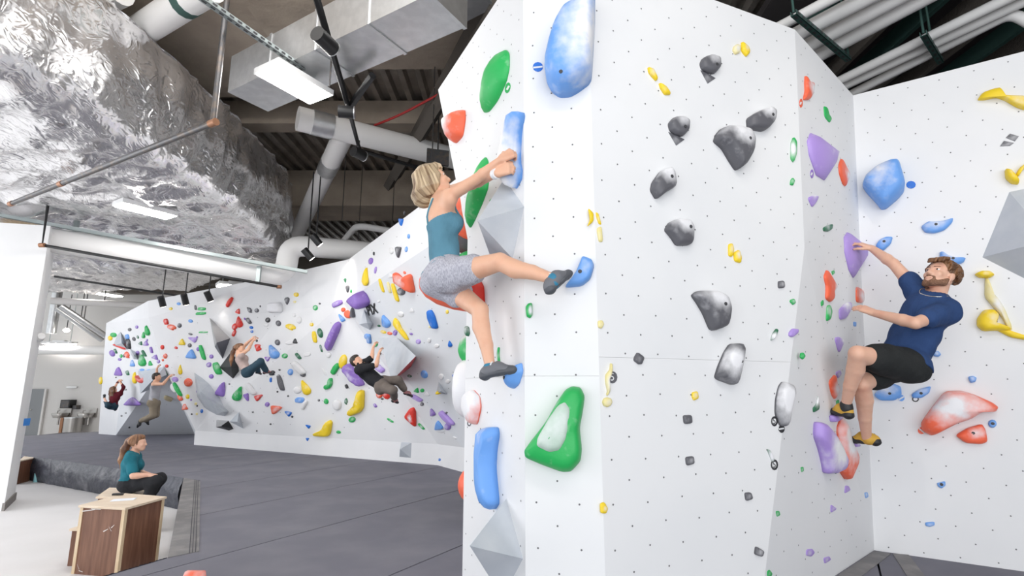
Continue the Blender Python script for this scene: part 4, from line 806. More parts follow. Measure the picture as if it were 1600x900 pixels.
# labels for the holds that have none yet: look first, then the nearest landmark
seen = {}
for (o, col, shape, size, (cx, cy), wall, label, nm) in HOLDS:
    if label: continue
    sz = 'tiny' if size < .13 else 'small' if size < .24 else 'mid-sized' if size < .45 else 'big'
    b = min(LM, key=lambda l: abs(math.hypot(l[0][0]-cx, l[0][1]-cy)-0) if math.hypot(l[0][0]-cx, l[0][1]-cy) > 7 else 1e9)
    dx, dy = cx-b[0][0], cy-b[0][1]; d = math.hypot(dx, dy); nr = 'just ' if d < 24 else ''
    rel = 'above' if dy < -abs(dx)*.8 else 'below' if dy > abs(dx)*.8 else ('level with' if abs(dy) < 5 else 'beside and higher than' if dy < 0 else 'beside and lower than')
    lb = f"{sz} {NAMES[col]} {shape} hold {nr}{rel} {b[1]}"
    seen.setdefault(lb, []).append(o); o['label'] = lb
for lb, os_ in seen.items():
    if len(os_) > 1:
        for o in os_: o['group'] = lb.replace(' hold ', ' holds ')
# past about three hundred holds, the smallest chips of the far wall are one scatter
allh = [o for o in bpy.data.objects if o.name.startswith('climbing_hold') and o.parent is None]
small = sorted([h for h in HOLDS if h[5] == 'fw' and not h[6]], key=lambda h: h[3])[:max(0, len(allh)+8-300)]
V, Fc, at, ms, mi = [], [], [], [], []
for h in small:
    o = h[0]; me = o.data; n = len(V); m = me.materials[0]
    if m not in ms: ms.append(m)
    V += [np.array(v.co[:])+np.array(o.location[:]) for v in me.vertices]; at += [d.value for d in me.attributes['chalk'].data]
    Fc += [tuple(n+i for i in p.vertices) for p in me.polygons]; mi += [ms.index(m)]*len(me.polygons)
    bpy.data.objects.remove(o, do_unlink=True)
if small: tag(mk('foothold_chips', V, Fc, None, None, True, attr=at, mats=ms, mi=mi), 'tiny coloured foothold chips scattered all over the far climbing wall', 'foothold chips', kind='stuff')
left = [o for o in bpy.data.objects if o.get('group', '').find(' holds ') > 0]
for o in left:
    if sum(1 for q in left if q['group'] == o['group']) < 2: del o['group']
# ------------------------------------------------------------------ foil-wrapped duct
def foil_mat():
    m = mat('foil_wrap', (.90, .89, .90), .25, .86); nt = m.node_tree; b = nt.nodes['Principled BSDF']; N, L = nt.nodes.new, nt.links.new
    tc = N('ShaderNodeTexCoord'); mp = N('ShaderNodeMapping'); mp.inputs['Scale'].default_value = (1.2, .9, 1); mp.inputs['Rotation'].default_value = (0, 0, .5); L(tc.outputs['Object'], mp.inputs[0])
    n = N('ShaderNodeTexNoise'); n.noise_type = 'RIDGED_MULTIFRACTAL'; n.inputs['Scale'].default_value = 4.2; n.inputs['Detail'].default_value = 6; n.inputs['Distortion'].default_value = 1.2; L(mp.outputs[0], n.inputs['Vector'])
    bp = N('ShaderNodeBump'); bp.inputs['Strength'].default_value = .6; bp.inputs['Distance'].default_value = .035; L(n.outputs['Fac'], bp.inputs['Height'])
    mp2 = N('ShaderNodeMapping'); mp2.inputs['Scale'].default_value = (2.2, .7, 1.0); mp2.inputs['Rotation'].default_value = (.3, .2, .9); L(tc.outputs['Object'], mp2.inputs[0])
    n2 = N('ShaderNodeTexNoise'); n2.noise_type = 'RIDGED_MULTIFRACTAL'; n2.inputs['Scale'].default_value = 7; n2.inputs['Detail'].default_value = 6; n2.inputs['Distortion'].default_value = 2.2; L(mp2.outputs[0], n2.inputs['Vector'])
    bp2 = N('ShaderNodeBump'); bp2.inputs['Strength'].default_value = .55; bp2.inputs['Distance'].default_value = .02; L(n2.outputs['Fac'], bp2.inputs['Height']); L(bp.outputs[0], bp2.inputs['Normal']); L(bp2.outputs[0], b.inputs['Normal'])
    return m
M['foil'] = foil_mat()
def wr(p, a, s):      # wrinkle height
    q = Vector((p[0], p[1], p[2]))*s
    return a*(abs(noise.noise(q))+.6*abs(noise.noise(q*2.3+Vector((5, 1, 7))))-.4)
# plan outline of the wrapped box, nearest long side at X = -4.55
DP = [np.array(p, float) for p in ((-4.6, 2.2), (-4.5, 5.5), (-4.45, 8.0), (-4.55, 10.2), (-5.0, 11.4), (-6.4, 12.6), (-9.5, 15.4), (-14.5, 15.6), (-14.5, 2.2))]
DB, DT = 4.15, 5.6
def resample(P, n):
    L_ = [0]+list(np.cumsum([np.linalg.norm(b-a) for a, b in zip(P, P[1:]+P[:1])])); out = []
    Q = P+P[:1]
    for i in range(n):
        t = L_[-1]*i/n
        for k in range(len(P)):
            if t <= L_[k+1]: out.append(Q[k]+(Q[k+1]-Q[k])*(t-L_[k])/(L_[k+1]-L_[k])); break
    return out
ring = resample(DP, 420); cen = np.array([-9.5, 8.5]); V, Fc = [], []; n = len(ring); rows = []
for j in range(15):                               # side, top to bottom edge, then the sagging underside towards the middle
    rows.append([(q, DT-(DT-DB-.12)*j/14, 1) for q in ring])
nb = 46
for j in range(1, nb+1):
    t = (j/nb)**1.0
    rows.append([(q+(cen-q)*t*.97, DB-.02*math.sin(min(1, t*6)*math.pi/2) , 0) for q in ring])
for j, rw_ in enumerate(rows):
    for i, (q, z, side) in enumerate(rw_):
        a = ring[(i+3) % n]-ring[i-3]; nrm = np.array([a[1], -a[0]]); nrm = unit(nrm)
        p = np.array([q[0], q[1], z])
        if side:
            k = (DT-z)/(DT-DB)
            d = .10*math.sin(k*math.pi)+wr((q[0]*1.0, q[1]*1.6, z*.55), .17, 1.7)
            V.append((q[0]+nrm[0]*d, q[1]+nrm[1]*d, z+.03*noise.noise((q[0]*2, q[1]*2, 0))))
        else:
            sag = .16*abs(noise.noise((q[0]*.45, q[1]*.45, 2.2)))+wr((q[0]*.8+q[1]*.35, q[1]*1.1, 0), .17, 1.5)+wr((q[0], q[1]*.6, 9), .06, 4.2)
            V.append((q[0], q[1], z-sag-.05))
for j in range(len(rows)-1):
    for i in range(n): k = (i+1) % n; Fc.append((j*n+i, j*n+k, (j+1)*n+k, (j+1)*n+i))
Fc.append(tuple(range(n))); Fc.append(tuple((len(rows)-1)*n+i for i in range(n))[::-1])
V = np.array(V); Fc = [f[::-1] for f in Fc]
duct = mk('foil_duct', V, Fc, M['foil'], None, True); tag(duct, 'huge silver foil-wrapped air duct hanging under the ceiling with crumpled skin', 'air duct')
# ------------------------------------------------------------------ pipes and ducts
def pipe(name, P, r, mt, label, cat='pipe', rad=None, group=None, n=14, bands=()):
    PP = arc_path(P, rad) if rad else P
    o = mk(name, *tube(PP, r, n), mt, None, True); tag(o, label, cat, group)
    for (p, d, rr, w, m2) in bands: mk('pipe_band', *tube([np.array(p)-unit(d)*w/2, np.array(p)+unit(d)*w/2], rr, n), m2, o, True)
    return o
pa = atY(60, 372, 8.35); pe = atY(447, 432, 9.9); pu = atY(447, 372, 9.95); pr = atY(470, 387, 10.0); prr = atY(640, 415, 10.9)
pu = np.array([pe[0], pe[1], pe[2]+.62]); prr = np.array([-.8, 11.2, pu[2]])
pipe('drain_pipe', [pa, pe, pu, prr], .20, M['pipe'], 'thick white pipe with elbow running from the pillar under the foil duct', rad=.3)
a, b = atZ(465, 185, 5.35), atZ(720, 250, 5.35); tee = atZ(538, 208, 5.35); br = atY(478, 335, 11.2)
br = tee+(br-tee)*1.6
w_ = pipe('drain_pipe', [a, b+(b-a)*.3], .19, M['pipe'], 'white pipe with a tee branch under the steel deck', bands=[(a+(b-a)*.13, b-a, .20, .32, M['galv'])])
mk('pipe_branch', *tube(arc_path([tee+(b-a)*.0, tee+(br-tee)*.12, br], .2), .17), M['pipe'], w_, True)
mk('pipe_band', *tube([tee+(br-tee)*.17, tee+(br-tee)*.24], .18), M['galv'], w_, True)
pipe('vent_pipe', [atZ(225, 45, 5.8), atZ(330, -22, 5.8)], .18, M['pipe'], 'white pipe with green bands above the foil duct', bands=[(atZ(292, 2, 5.8), atZ(330, -22, 5.8)-atZ(225, 45, 5.8), .185, .12, M['strutg'])])
pipe('vent_pipe', [atZ(150, 8, 5.9), atZ(190, -12, 5.9)], .15, M['pipe'], 'short white pipe seen past the top of the foil duct')
# return bend by the far wall top
z = 5.0
pipe('vent_pipe', [atZ(525, 390, 4.6), atZ(558, 352, 4.7), atZ(640, 366, 4.6)], .07, M['pipe'], 'slim white pipe with sharp bend above the far wall', rad=.25)
# top right pipe racks
rack = 'white pipes on the big rack above the corner'
for i, (p, q) in enumerate((((1247, 26), (1330, -18)), ((1275, 38), (1420, -38)), ((1297, 53), (1440, -24)), ((1312, 68), (1460, -12)))):
    A_, B_ = atZ(*p, 4.9+.0*i), atZ(*q, 4.9); d = B_-A_
    pipe('rack_pipe', [A_-d*2.2, B_+d*2], .078 if i else .05, M['pipe'], ('', 'large white pipe next to the narrow one on the big strut rack', 'large white pipe in the middle of the big strut rack', 'large white pipe at the free end of the big strut rack')[i] if i else 'narrow white pipe at the wall end of the steel strut rack', group=rack)
def strut(name, A_, B_, w, mt, label, cat='strut', rods=(), slots=True):
    d = unit(B_-A_); x, y, _ = frame(d)
    root = empty(name, A_, label, cat)
    parts = []
    for s in (-1, 1):
        parts.append(([A_+x*s*w/2-y*w/2, B_+x*s*w/2-y*w/2, B_+x*s*w/2+y*w/2, A_+x*s*w/2+y*w/2], [(0, 1, 2, 3)]))
    parts.append(([A_-x*w/2-y*w/2, B_-x*w/2-y*w/2, B_+x*w/2-y*w/2, A_+x*w/2-y*w/2], [(0, 1, 2, 3)]))
    o = mk('channel', *join([(np.array(v), f) for v, f in parts]), mt, root)
    md = o.modifiers.new('thick', 'SOLIDIFY'); md.thickness = .006
    L_ = np.linalg.norm(B_-A_); k = int(L_/.09); sl = []
    for i in range(k):
        c = A_+d*(i+.5)*L_/k
        for s in (-1, 1): sl.append(([c+x*s*(w/2+.005)-y*w*.2-d*.025, c+x*s*(w/2+.005)-y*w*.2+d*.025, c+x*s*(w/2+.005)+y*w*.2+d*.025, c+x*s*(w/2+.005)+y*w*.2-d*.025], [(0, 1, 2, 3)]))
        sl.append(([c-y*(w/2+.005)-x*w*.2-d*.025, c-y*(w/2+.005)-x*w*.2+d*.025, c-y*(w/2+.005)+x*w*.2+d*.025, c-y*(w/2+.005)+x*w*.2-d*.025], [(0, 1, 2, 3)]))
    if sl and slots: tag(mk('slot_holes', *join([(np.array(v), f) for v, f in sl]), M['hole'], root), kind='stuff')
    for p in rods: mk('hanger_rod', *tube([p, p+np.array([0, 0, 5.85-p[2]])], .012, 8), mt, root, True)
    return root
A_, B_ = atZ(1240, 20, 4.78), atZ(1326, 92, 4.78)
strut('pipe_rack', A_, B_, .05, M['strutg'], 'green slotted steel strut carrying the large white pipes', rods=(A_, B_))
rack2 = 'white pipes on the small rack over the right wall'
for i, (p, q) in enumerate((((1320, 122), (1590, -10)), ((1322, 133), (1600, 2)), ((1330, 147), (1545, 38)))):
    A_, B_ = atZ(*p, 4.75), atZ(*q, 4.75); d = B_-A_
    P_ = [A_-d*.6, B_+d*(.9 if i < 2 else .12)]
    if i == 2: P_ = [A_-d*.6, B_+d*.13, B_+d*.13+np.array([.5, -.25, -.75])]
    pipe('rack_pipe', P_, .05, M['pipe'], ('upper slim white pipe on the small strut rack over the right wall', 'middle slim white pipe on the small strut rack over the right wall')[i] if i < 2 else 'slim white pipe turning down behind the right wall', rad=.1 if i == 2 else None, group=rack2 if i < 2 else None)
A_, B_ = atZ(1443, 52, 4.68), atZ(1470, 96, 4.68)
strut('pipe_rack', A_, B_, .05, M['strutg'], 'green slotted steel strut under the slim white pipes', rods=(A_, A_+(B_-A_)*.5))
for i in range(9):
    x0 = 3.6+i*.42
    o = mk('roof_purlin', *box((x0, 7.6, 5.62+.04*(i % 2)), (.06, 9, .22)), M['beam'] if i % 3 else M['strutg']); tag(o, 'dark roof purlin behind the pipe racks over the right wall', 'purlin', 'roof purlins over the right wall')
# rectangular galvanised duct
def rect_duct(A_, B_, w, h, label):
    d = unit(B_-A_); x = unit(np.cross(d, [0, 0, 1])); z = np.array([0, 0, 1.]); L_ = np.linalg.norm(B_-A_)
    root = empty('rectangular_duct', A_, label, 'air duct')
    k = max(2, int(L_/.75)); g = .006
    for i in range(k):
        p, q = A_+d*(L_*i/k+g), A_+d*(L_*(i+1)/k-g)
        V = [e+x*sx*w/2+z*sz*h/2 for e in (p, q) for sx, sz in ((-1, -1), (1, -1), (1, 1), (-1, 1))]
        mk('duct_section', V, [(0, 1, 2, 3), (7, 6, 5, 4), (0, 4, 5, 1), (1, 5, 6, 2), (2, 6, 7, 3), (3, 7, 4, 0)], M['galv'], root)
        e = A_+d*(L_*(i+1)/k)
        V = [e+d*s+x*sx*(w/2+.012)+z*sz*(h/2+.012) for s in (-.02, .02) for sx, sz in ((-1, -1), (1, -1), (1, 1), (-1, 1))]
        mk('flange', V, [(0, 1, 2, 3), (7, 6, 5, 4), (0, 4, 5, 1), (1, 5, 6, 2), (2, 6, 7, 3), (3, 7, 4, 0)], M['galv'], root)
    return root
rect_duct(atZ(388, 160, 4.95)+np.array([0, 0, .25]), atZ(700, 18, 4.95)+np.array([0, 0, .25]), .56, .5, 'galvanised rectangular air duct above the hanging LED panel')
rect_duct(atZ(600, 20, 5.75), atZ(735, -60, 5.75), .9, .5, 'second galvanised duct beside the rectangular duct near the column top')
# dark girders near the column top
for p, q, zz in (((655, 215), (792, -10), 5.5), ((640, 230), (770, -10), 5.75)):
    A_, B_ = atZ(*p, zz), atZ(*q, zz); d = B_-A_
    o = mk('steel_girder', *tube([A_-d*.5, B_+d*.5], .11, 4), M['beam']); tag(o, 'dark steel roof girder rising past the top corner of the column', 'girder', 'dark roof girders by the column')
# ------------------------------------------------------------------ sprinkler line, rods
sp = [atZ(18, 318, 3.9), atZ(333, 192, 3.9)]; spt = np.array([sp[1][0], sp[1][1], 6.3])
spr = pipe('sprinkler_pipe', [sp[0], sp[1]], .032, M['iron'], 'iron sprinkler pipe slanting under the foil duct with a vertical drop', n=10)
mk('drop_pipe', *tube([sp[1], spt], .03, 10), M['iron'], spr, True)
for t in (.0, .32, 1.0): p = sp[0]+(sp[1]-sp[0])*t; mk('pipe_joint', *tube([p-unit(sp[1]-sp[0])*.05, p+unit(sp[1]-sp[0])*.05], .038, 10), M['copper'], spr, True)
s2 = [atY(76, 312, 7.9), atY(66, 383, 7.9), atY(436, 448, 9.6)]
r2 = pipe('sprinkler_pipe', s2, .024, M['black'], 'thin black sprinkler pipe running along the thick white pipe', n=8)
for p in (s2[1], s2[2]): mk('pipe_joint', *tube([p-np.array([.04, 0, 0]), p+np.array([.04, 0, 0])], .035, 8), M['copper'], r2, True)
a, b = atY(0, 336, 8.1), atY(480, 425, 9.6)
strut('steel_strut', a, b, .06, M['strut'], 'grey steel strut channel along the top of the thick white pipe', rods=(), slots=False)
for px_, py in ((118, 360), (228, 388), (404, 430)):
    p = atY(px_, py, 8.3+(px_/480)*1.4)
    o = mk('strut_bracket', *box(p, (.07, .05, .34)), M['strut']); tag(o, 'pale steel bracket clipping the strut to the thick white pipe', 'bracket', 'strut brackets')
for (p, q, Y0) in (((85, 432), (330, 470), 9.5),):
    pipe('sprinkler_pipe', [atY(*p, 12.5), atY(*q, 13.5)], .025, M['black'], 'thin dark pipe under the far part of the foil duct', n=8)
# ------------------------------------------------------------------ LED panels
def led(c, d, L_, w, label, hang=None, yaw_n=None):
    d = unit(d); x = unit(np.cross(d, [0, 0, 1])); z = np.cross(x, d); Rm = np.column_stack([d, x, z])
    root = empty('led_panel_light', c, label, 'ceiling light')
    V, Fq = box((0, 0, .035), (L_, w, .07)); mk('housing', V@Rm.T+c, Fq, M['lampbody'], root)
    V, Fq = box((0, 0, .09), (L_*.4, w*.5, .06)); mk('driver_box', V@Rm.T+c, Fq, M['lampbody'], root)
    V, Fq = box((0, 0, -.006), (L_-.05, w-.05, .012)); mk('diffuser', V@Rm.T+c, Fq, M['lamp'], root)
    for s in (-1, 1):
        p = c+d*s*L_*.35+z*.07; mk('hanger', *tube([p, np.array([p[0], p[1], hang or p[2]+.5])], .01, 6), M['strut'], root)
    return root
c = atZ(461, 133, 4.75); dd = atZ(500, 155, 4.75)-atZ(425, 112, 4.75); led(c, dd, np.linalg.norm(dd)*1.15, .42, 'bright LED panel light hanging below the rectangular duct', 4.94)
c = atZ(228, 330, 3.95); dd = atZ(268, 340, 3.95)-atZ(188, 320, 3.95); led(c, dd, np.linalg.norm(dd)*1.08, .34, 'bright LED panel light tucked under the foil duct', 4.2)
c = atZ(366, 448, 3.75); dd = atZ(390, 450, 3.75)-atZ(342, 445, 3.75); led(c, dd, np.linalg.norm(dd)*1.1, .5, 'bright LED panel light just below the thick white pipe', 4.2)
c = atZ(164, 460, 4.1); dd = atZ(186, 464, 4.1)-atZ(142, 457, 4.1); led(c, dd, np.linalg.norm(dd)*1.08, .4, 'bright LED panel light over the back room', 4.9)
c = atY(93, 537, 19.28); led(c, (1, 0, 0), 1.1, .3, 'small LED strip light below the white beam of the back room', 4.72)
# strut that carries the big panel
a, b = atZ(312, -6, 4.95), atZ(475, 108, 4.95)
strut('steel_strut', a, b, .05, M['strut'], 'slotted steel strut carrying the bright LED panel')
# ------------------------------------------------------------------ track light by the column
tk = [atZ(492, -12, 4.72), atZ(507, 45, 4.72), atZ(545, 170, 4.72), atZ(562, 235, 4.72)]
root = empty('track_light', tk[0], 'black lighting track with cylinder spotlights in front of the white pipe', 'track light')
mk('track', *tube([tk[0], tk[2]], .035, 6), M['black'], root)
mk('track', *tube([tk[2], tk[3], atZ(660, 264, 4.72)], .03, 6), M['black'], root)
mk('support_arm', *tube([tk[2], atZ(582, 118, 4.8)], .045, 6), M['black'], root)
for (x, y, x2, y2) in ((495, 52, 520, 76), (529, 174, 553, 176), (552, 236, 568, 244)):
    p, q = atZ(x, y, 4.58), atZ(x2, y2, 4.58); o = mk('spot_head', *tube([p, q], .075, 14), M['black'], root, True)
    mk('spot_rim', *tube([q, q+unit(q-p)*.012], .078, 14), M['galv'], o, True)
    mk('spot_stem', *tube([(p+q)/2, (p+q)/2+np.array([0, 0, .2])], .012, 6), M['black'], root)
def spotlamp(c, d, label, top):
    root = empty('spotlight', c, label, 'spotlight'); d = unit(d)
    o = mk('spot_head', *tube([c-d*.11, c+d*.11], .065, 12), M['black'], root, True)
    mk('lens', *tube([c+d*.105, c+d*.115], .055, 12), M['spotlens'], o)
    mk('stem', *tube([c, np.array([c[0], c[1], top])], .012, 6), M['black'], root); return root
for (x, y, Y, d, lb) in ((494, 375, 9.2, (.5, .3, -.6), 'black spotlight nearest the white elbow pipe, upper of two'), (481, 397, 9.2, (.5, .3, -.6), 'black spotlight beside the white elbow pipe, lower of two')):
    spotlamp(atY(x, y, Y), d, lb, 5.2); c_ = atY(x, y, Y)+unit(d)*.14; spot('spot_beam', c_, c_+np.array(d), 22, 60, .7)
for (x, y, lb) in ((253, 471, 'black spotlight at the far end of the row over the far wall'), (289, 468, 'middle black spotlight of the row over the far wall'), (326, 463, 'black spotlight with lit lens over the far wall, next to the LED panel')):
    d_ = np.array([.3 if x > 300 else .05, .55, -1]); spotlamp(atY(x, y, 11.2), d_, lb, 4.1); c_ = atY(x, y, 11.2)+unit(d_)*.14; spot('spot_beam', c_, c_+d_, 5, 60, .8)
o = pipe('air_hose', arc_path([atZ(585, 196, 5.6), atZ(625, 180, 5.6), atZ(690, 145, 5.6)], .3), .02, M['redpipe'], 'thin red pipe below the concrete bay near the column', n=6)
# thin hanger rods
for (x, y) in ((520, 60), (677, 190), (614, 330), (562, 340), (537, 300)):
    p = atZ(x, y, 5.2); q = np.array([p[0], p[1], 6.5])
    o = mk('hanger_rod', *tube([p-np.array([0, 0, .6]), q], .009, 6), M['iron']); tag(o, 'thin steel hanger rod dropping from the steel deck', 'rod', 'hanger rods under the deck')
c = atZ(684, 246, 5.0); o = empty('speaker_bracket', c, 'dark flat speaker plate on a rod above the blonde climber', 'speaker')
V, Fq = box((0, 0, 0), (.36, .05, .26), rotz(.3)); mk('plate', V+c, Fq, M['iron'], o); mk('rod', *tube([c, c+np.array([0, 0, 1.4])], .014, 6), M['iron'], o)
# ------------------------------------------------------------------ left pillar
q1 = atZ(22, 781, FZ)[:2]; q0 = atZ(-2, 806, FZ)[:2]; dr = unit(q0-q1)
q2 = q1+dr*.95; q3 = q2+np.array([-3.5, -.9]); q4 = q1+np.array([-3.5, -.3])
PZ = atY(84, 396, q1[1])[2]
pl = mk('wall_pillar', *prism(ccw([tuple(q1), tuple(q2), tuple(q3), tuple(q4)]), FZ, PZ+.25), M['pillar']); tag(pl, kind='structure')
o = mk('baseboard_pillar', *prism(ccw([tuple(p) for p in (q1+np.array([.02, .01]), q2+np.array([.02, -.01]), q2-np.array([.1, 0]), q1-np.array([.1, 0]))]), FZ, FZ+.11), M['base']); tag(o, kind='structure')
p = atY(33, 660, (q1[1]+.0)-.35); V, Fq = box((0, 0, 0), (.012, .16, .11)); o = mk('blue_sign', V+np.array([q1[0]+.02+(q2-q1)[0]*.35, q1[1]+(q2-q1)[1]*.35, p[2]]), Fq, M['blue_sign']); tag(o, 'small blue sign on the side of the white pillar', 'sign')
p = atY(57, 527, q1[1]-.3); o = mk('sconce', *tube([np.array([q1[0]+(q2-q1)[0]*.3, q1[1]+(q2-q1)[1]*.3, p[2]]), np.array([q1[0]+.28, q1[1]-.3, p[2]+.02])], [.08, .05], 12), M['lampbody'], None, True); tag(o, 'small white horn fixture on the side of the white pillar', 'fixture')
o = mk('timber_post', *box(atY(33, 318, 8.9), (.9, .3, .9)), M['pine']); tag(o, 'bare timber blocking above the white pillar under the foil duct', 'timber')
# ------------------------------------------------------------------ back room
YB = 19.98
def onback(x, y): return atY(x, y, YB)
a, b = onback(48, 608), onback(72, 608); zb = FZ
dr_ = structure('door_1', (a[0], YB, zb))
mk('door_leaf', *box(((a[0]+b[0])/2, YB-.02, (zb+a[2])/2), (b[0]-a[0], .05, a[2]-zb)), M['door'], dr_)
mk('door_handle', *tube([onback(51, 640)-np.array([0, .1, 0]), onback(53, 640)-np.array([0, .1, 0])], .02, 8), M['steel'], dr_)
for s, xx in ((0, a[0]-.04), (1, b[0]+.04)): mk('door_frame', *box((xx, YB-.03, (zb+a[2])/2), (.07, .08, a[2]-zb)), M['room'], dr_)
o = empty('loudspeaker', onback(113, 631), 'black box loudspeaker on the back wall above the drinking fountains', 'loudspeaker')
mk('cabinet', *box(onback(112, 631)-np.array([0, .15, 0]), (.34, .3, .3)), M['black'], o); mk('grille', *box(onback(112, 631)-np.array([0, .305, 0]), (.28, .012, .24)), M['iron'], o); mk('mount', *box(onback(123, 636)-np.array([0, .1, 0]), (.14, .2, .14)), M['iron'], o)
for i, (x, lb) in enumerate(((94, 'drinking fountain beside the tall steel bin'), (134, 'drinking fountain nearest the climbing wall'))):
    c = atY(x, 648, YB-.2); c[1] = YB; o = empty('drinking_fountain', c, 'brushed steel '+lb, 'drinking fountain')
    mk('basin', *tube([c+np.array([0, -.2, -.1]), c+np.array([0, -.2, .04]), c+np.array([0, -.2, .06])], [.2, .26, .24], 14), M['steel'], o, True)
    mk('back_plate', *box(c+np.array([0, -.02, .06]), (.5, .04, .32)), M['steel'], o)
    mk('drain_trap', *tube([c+np.array([-.08, -.15, -.1]), c+np.array([-.08, -.15, -.36])], .035, 8), M['steel'], o); mk('drain_trap', *tube([c+np.array([.08, -.15, -.1]), c+np.array([.08, -.15, -.36])], .035, 8), M['steel'], o)
    mk('spout', *tube([c+np.array([-.12, -.2, .05]), c+np.array([-.1, -.2, .15]), c+np.array([-.04, -.2, .16])], .018, 6), M['steel'], o)
c = atY(114, 662, YB-.5); o = empty('steel_bin', np.array([c[0], YB-.5, FZ]), 'tall brushed steel cylinder bin between the drinking fountains', 'bin')
mk('drum', *tube([(c[0], YB-.5, FZ), (c[0], YB-.5, c[2]+.2)], .27, 20), M['steel'], o, True); mk('rim', *tube([(c[0], YB-.5, c[2]+.2), (c[0], YB-.5, c[2]+.23)], .28, 20), M['galv'], o, True); mk('side_panel', *box((c[0]-.42, YB-.3, (FZ+c[2]+.2)/2), (.1, .4, c[2]+.2-FZ)), M['copper'], o)
c = onback(113, 605); o = mk('emergency_light', *tube([c-np.array([.2, .02, 0]), c-np.array([.1, .02, 0]), c+np.array([.1, -.02, 0]), c+np.array([.2, -.02, 0])], [.03, .05, .05, .03], 10), M['lampbody'], None, True); tag(o, 'small oval white emergency light on the back wall above the loudspeaker', 'light')
a, b = onback(60, 548), onback(170, 550); o = mk('white_duct', *tube([a-np.array([2, .6, 0]), b+np.array([3, -.6, 0])], .16, 14), M['pipe'], None, True); tag(o, 'white round duct across the top of the back wall', 'air duct')
for (p, q, Y, r, lb) in (((80, 470), (240, 478), 15.2, .1, 'pale steel beam below the far edge of the foil duct'), ((95, 478), (165, 525), 16.5, .09, 'upper of two pale slanting pipes in the back room'), ((88, 482), (160, 532), 17.0, .08, 'lower of two pale slanting pipes in the back room')):
    o = pipe('room_pipe', [atY(*p, Y), atY(*q, Y+1.0)], r, M['galv'] if r < .1 else M['room'], lb); m_ = (atY(*p, Y)+atY(*q, Y+1.0))/2; mk('hanger', *tube([m_, up(m_, 5.2)], .015, 6), M['iron'], o)
c = atY(83, 500, 17.5); pipe('room_pipe', [up(c, 5.18), c-np.array([0, 0, .45])], .14, M['galv'], 'short vertical round duct in the back room')
c = atY(104, 516, 17.5); o = empty('pendant_lamp', c, 'small round pendant lamp glowing in the back room', 'pendant lamp')
mk('bulb', *tube([c-np.array([0, 0, .07]), c, c+np.array([0, 0, .07])], [.04, .1, .04], 12), M['spotlens'], o, True); mk('cord', *tube([c, c+np.array([0, 0, 1.2])], .012, 6), M['black'], o)
# ------------------------------------------------------------------ wooden boxes and bench
def wood_box(q, z0, z1, label, name='wooden_box', trim=True):
    """q: four plan corners"""
    q = [np.array(p[:2]) for p in q]; q = [np.array(p) for p in ccw([tuple(p) for p in q])]; c = np.mean(q, 0)
    root = empty(name, (*c, z0), label, 'wooden box')
    for i in range(4):
        a, b = q[i], q[(i+1) % 4]; d = unit(b-a); n = np.array([d[1], -d[0]])
        P = [a+d*.02-n*.02, b-d*.02-n*.02, b-d*.02-n*.006, a+d*.02-n*.006]
        mk('side_board', *prism(ccw([tuple(p) for p in P]), z0, z1-.02), M['walnut'], root)
    for i in range(4):
        p, nx, pv = q[i], q[(i+1) % 4], q[i-1]
        if trim: mk('corner_post', *prism(ccw([tuple(p), tuple(p+unit(nx-p)*.035), tuple(p+unit(nx-p)*.035+unit(pv-p)*.035), tuple(p+unit(pv-p)*.035)]), z0, z1-.02), M['pine'], root)
    t = [p+(p-c)*.05 for p in q]
    bevel(mk('top', *prism(ccw([tuple(p) for p in t]), z1-.022, z1), M['ply'], root), .003)
    return root, q, c
zt = .185
bx = [atZ(126, 789, zt), atZ(196, 793, zt), atZ(258, 776, zt), atZ(196, 771, zt)]
WB, wq, wcn = wood_box(bx, FZ, zt, 'tall walnut and pine wooden box with chalk smears standing on the concrete floor')
# chalk smears on the side
fb = Facet([atZ(196, 793, zt), atZ(126, 789, zt), up(atZ(126, 789, zt), FZ)])
for i, (x, y, L_, r_) in enumerate(((138, 797, 22, -6), (150, 795, 16, 4), (165, 828, 9, -25), (172, 826, 8, 60), (176, 822, 7, -40), (122, 885, 9, 70), (126, 892, 7, 20))):
    dx, dy = math.cos(R(r_))*L_/2, math.sin(R(r_))*L_/2
    Q = [fb.hit(x-dx, y-dy, .004), fb.hit(x+dx, y+dy, .004), fb.hit(x+dx*.9, y+dy+1.0, .004), fb.hit(x-dx*.8, y-dy+1.4, .004)]
    mk('chalk_smear', Q, [(0, 1, 2, 3)], M['chalkmark'], WB)
c = atZ(184, 774, zt); V, Fq = box((0, 0, .012), (.10, .035, .02), rotz(.3)); o = mk('eraser', V+c, Fq, M['black']); bevel(o, .004); tag(o, 'small black marker lying on the tall wooden box', 'marker')
c = atZ(193, 781, zt); V, Fq = box((0, 0, .002), (.2, .12, .003), rotz(.35)); o = mk('paper_sheet', V+c, Fq, M['paper']); tag(o, 'sheet of pale paper lying on the tall wooden box', 'paper')
bz = .0
bn = [atZ(152, 776, bz), atZ(225, 776, bz), atZ(238, 764, bz), atZ(172, 762, bz)]
wood_box(bn, FZ, bz, 'low wooden box seat under the woman with the ponytail', trim=False)
c = atZ(25, 722, -.02); q = [atZ(22, 720, .0), atZ(56, 717, .0), atZ(50, 709, .0), atZ(25, 711, .0)]
q = [atZ(x, y, FZ)-np.array([*(far_n*.06), 0]) for x, y in ((30, 757), (52, 751), (58, 745), (38, 748))]
wood_box(q, FZ, FZ+.42, 'brown wooden box beside the white pillar at the mat edge', trim=False)
c = atZ(57, 753, FZ); o = empty('water_bottle', c, 'pale cyan bottle standing beside the brown box at the mat edge', 'bottle')
